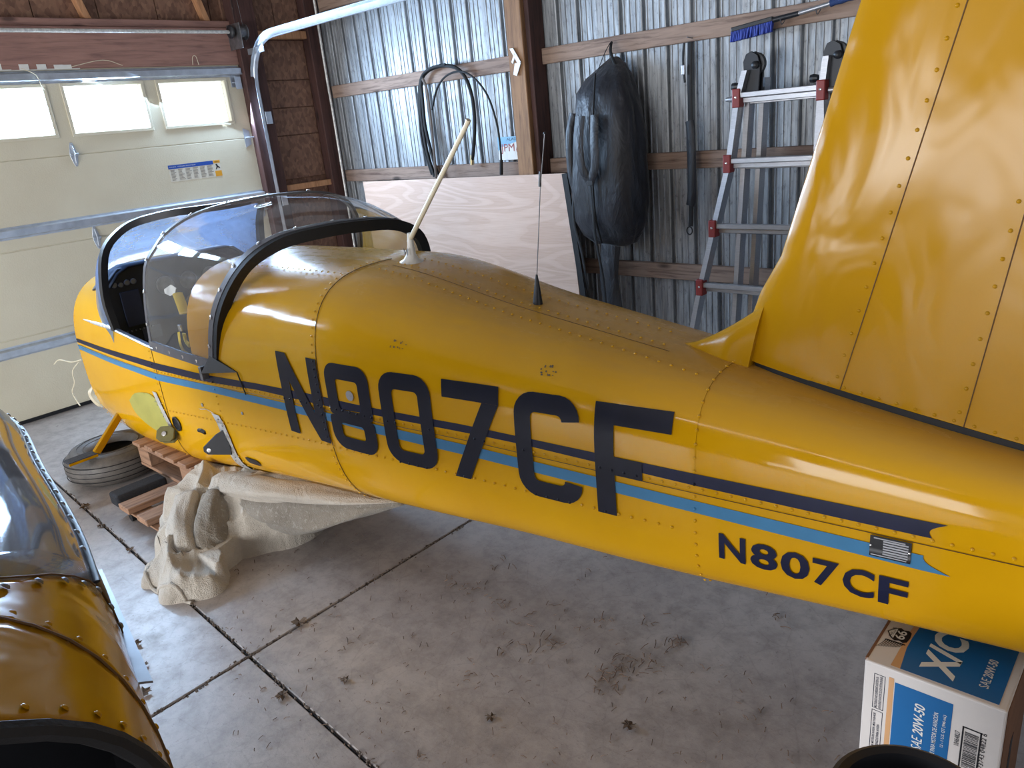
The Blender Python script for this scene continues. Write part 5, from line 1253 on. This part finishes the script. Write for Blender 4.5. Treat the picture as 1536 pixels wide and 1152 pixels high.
for k, (px, py, s, lab) in enumerate([(216, 1043, .028, 'curled brown leaf near the second airplane and the crack'), (206, 968, .022, 'small curled leaf beside the pale sheet tip of the second airplane'), (449, 937, .030, 'pale twisted leaf on the crack left of centre'), (424, 1046, .024, 'small pale leaf on the crack crossing lower left'), (518, 1021, .018, 'small black crumpled leaf left of centre on the slab'), (217, 1000, .015, 'tiny leaf flake between the second airplane and the crack crossing'), (944, 1092, .024, 'pale frayed leaf near the bottom of the picture'), (737, 1078, .018, 'pale frayed leaf at bottom centre'), (128, 547+215, .03, 'pale leaf scrap on the crack nearest the tyre'), (152, 790, .02, 'fluffy pale leaf scrap in the crack left of the quilt'), (196, 826, .02, 'pale leaf scrap in the crack beside the quilt')]):
    p = FP(px, py); leaf(p.x, p.y, s, k*1.3, lab, k)
b = MB(); r = random.Random(11)
def stick(x_, y_, L, a, rad=.0014):
    p0 = Vector((x_, y_, .002)); p1 = p0+Vector((L*math.cos(a), L*math.sin(a), r.uniform(0, .008))); m_ = (p0+p1)/2+Vector((r.uniform(-.1, .1)*L, r.uniform(-.1, .1)*L, r.uniform(0, .005))); b.tube([p0, m_, p1], rad, 4)
for (px, py, n, sp) in ((692, 880, 34, 14), (760, 850, 12, 12), (748, 905, 12, 14), (805, 972, 14, 14), (820, 962, 10, 12), (912, 935, 16, 12), (930, 1010, 40, 20), (965, 990, 34, 16), (1010, 968, 26, 12), (905, 1025, 22, 14), (780, 930, 10, 12), (975, 930, 10, 12), (520, 970, 8, 8), (518, 1021, 6, 6), (622, 1135, 8, 8), (830, 905, 6, 10), (750, 978, 8, 10), (700, 1015, 8, 12), (870, 860, 6, 20), (910, 830, 8, 10), (1150, 885, 10, 10), (1160, 930, 10, 10)):
    for k in range(int(n*.6)):
        p = FP(px+r.gauss(0, sp), py+r.gauss(0, sp*.6)); stick(p.x, p.y, r.uniform(.008, .035), r.uniform(0, PI))
for k in range(420):
    p = FP(r.uniform(330, 1280), r.uniform(800, 1150)); 
    if p.y < fS(max(-4.3, min(.7, p.x)))+.3: stick(p.x, p.y, r.uniform(.004, .02), r.uniform(0, PI), .0012)
b.build('straw_litter', STRAW, None, 'scattered dry straw and grass bits on the concrete', 'straw', kind='stuff', origin=(-1.6, 1.3, 0))
b = MB()
for k in range(230):
    t = r.random(); px_ = -4.2+2.9*t; y_ = j1(px_)+r.gauss(0, .005); s = r.uniform(.0015, .0045)
    b.box((px_, y_, -.004), (px_+s*2, y_+s, .002+s*.4))
for k in range(160):
    y_ = r.uniform(.45, 2.0); px_ = gx+r.gauss(0, .006); s = r.uniform(.002, .005); b.box((px_, y_, -.004), (px_+s, y_+s*2, .001+s*.4))
b.build('crack_debris', DUSTF, None, 'crumbs of dirt packed along the cracks between the floor slabs', 'dirt', kind='stuff', origin=(-2.6, .9, 0))
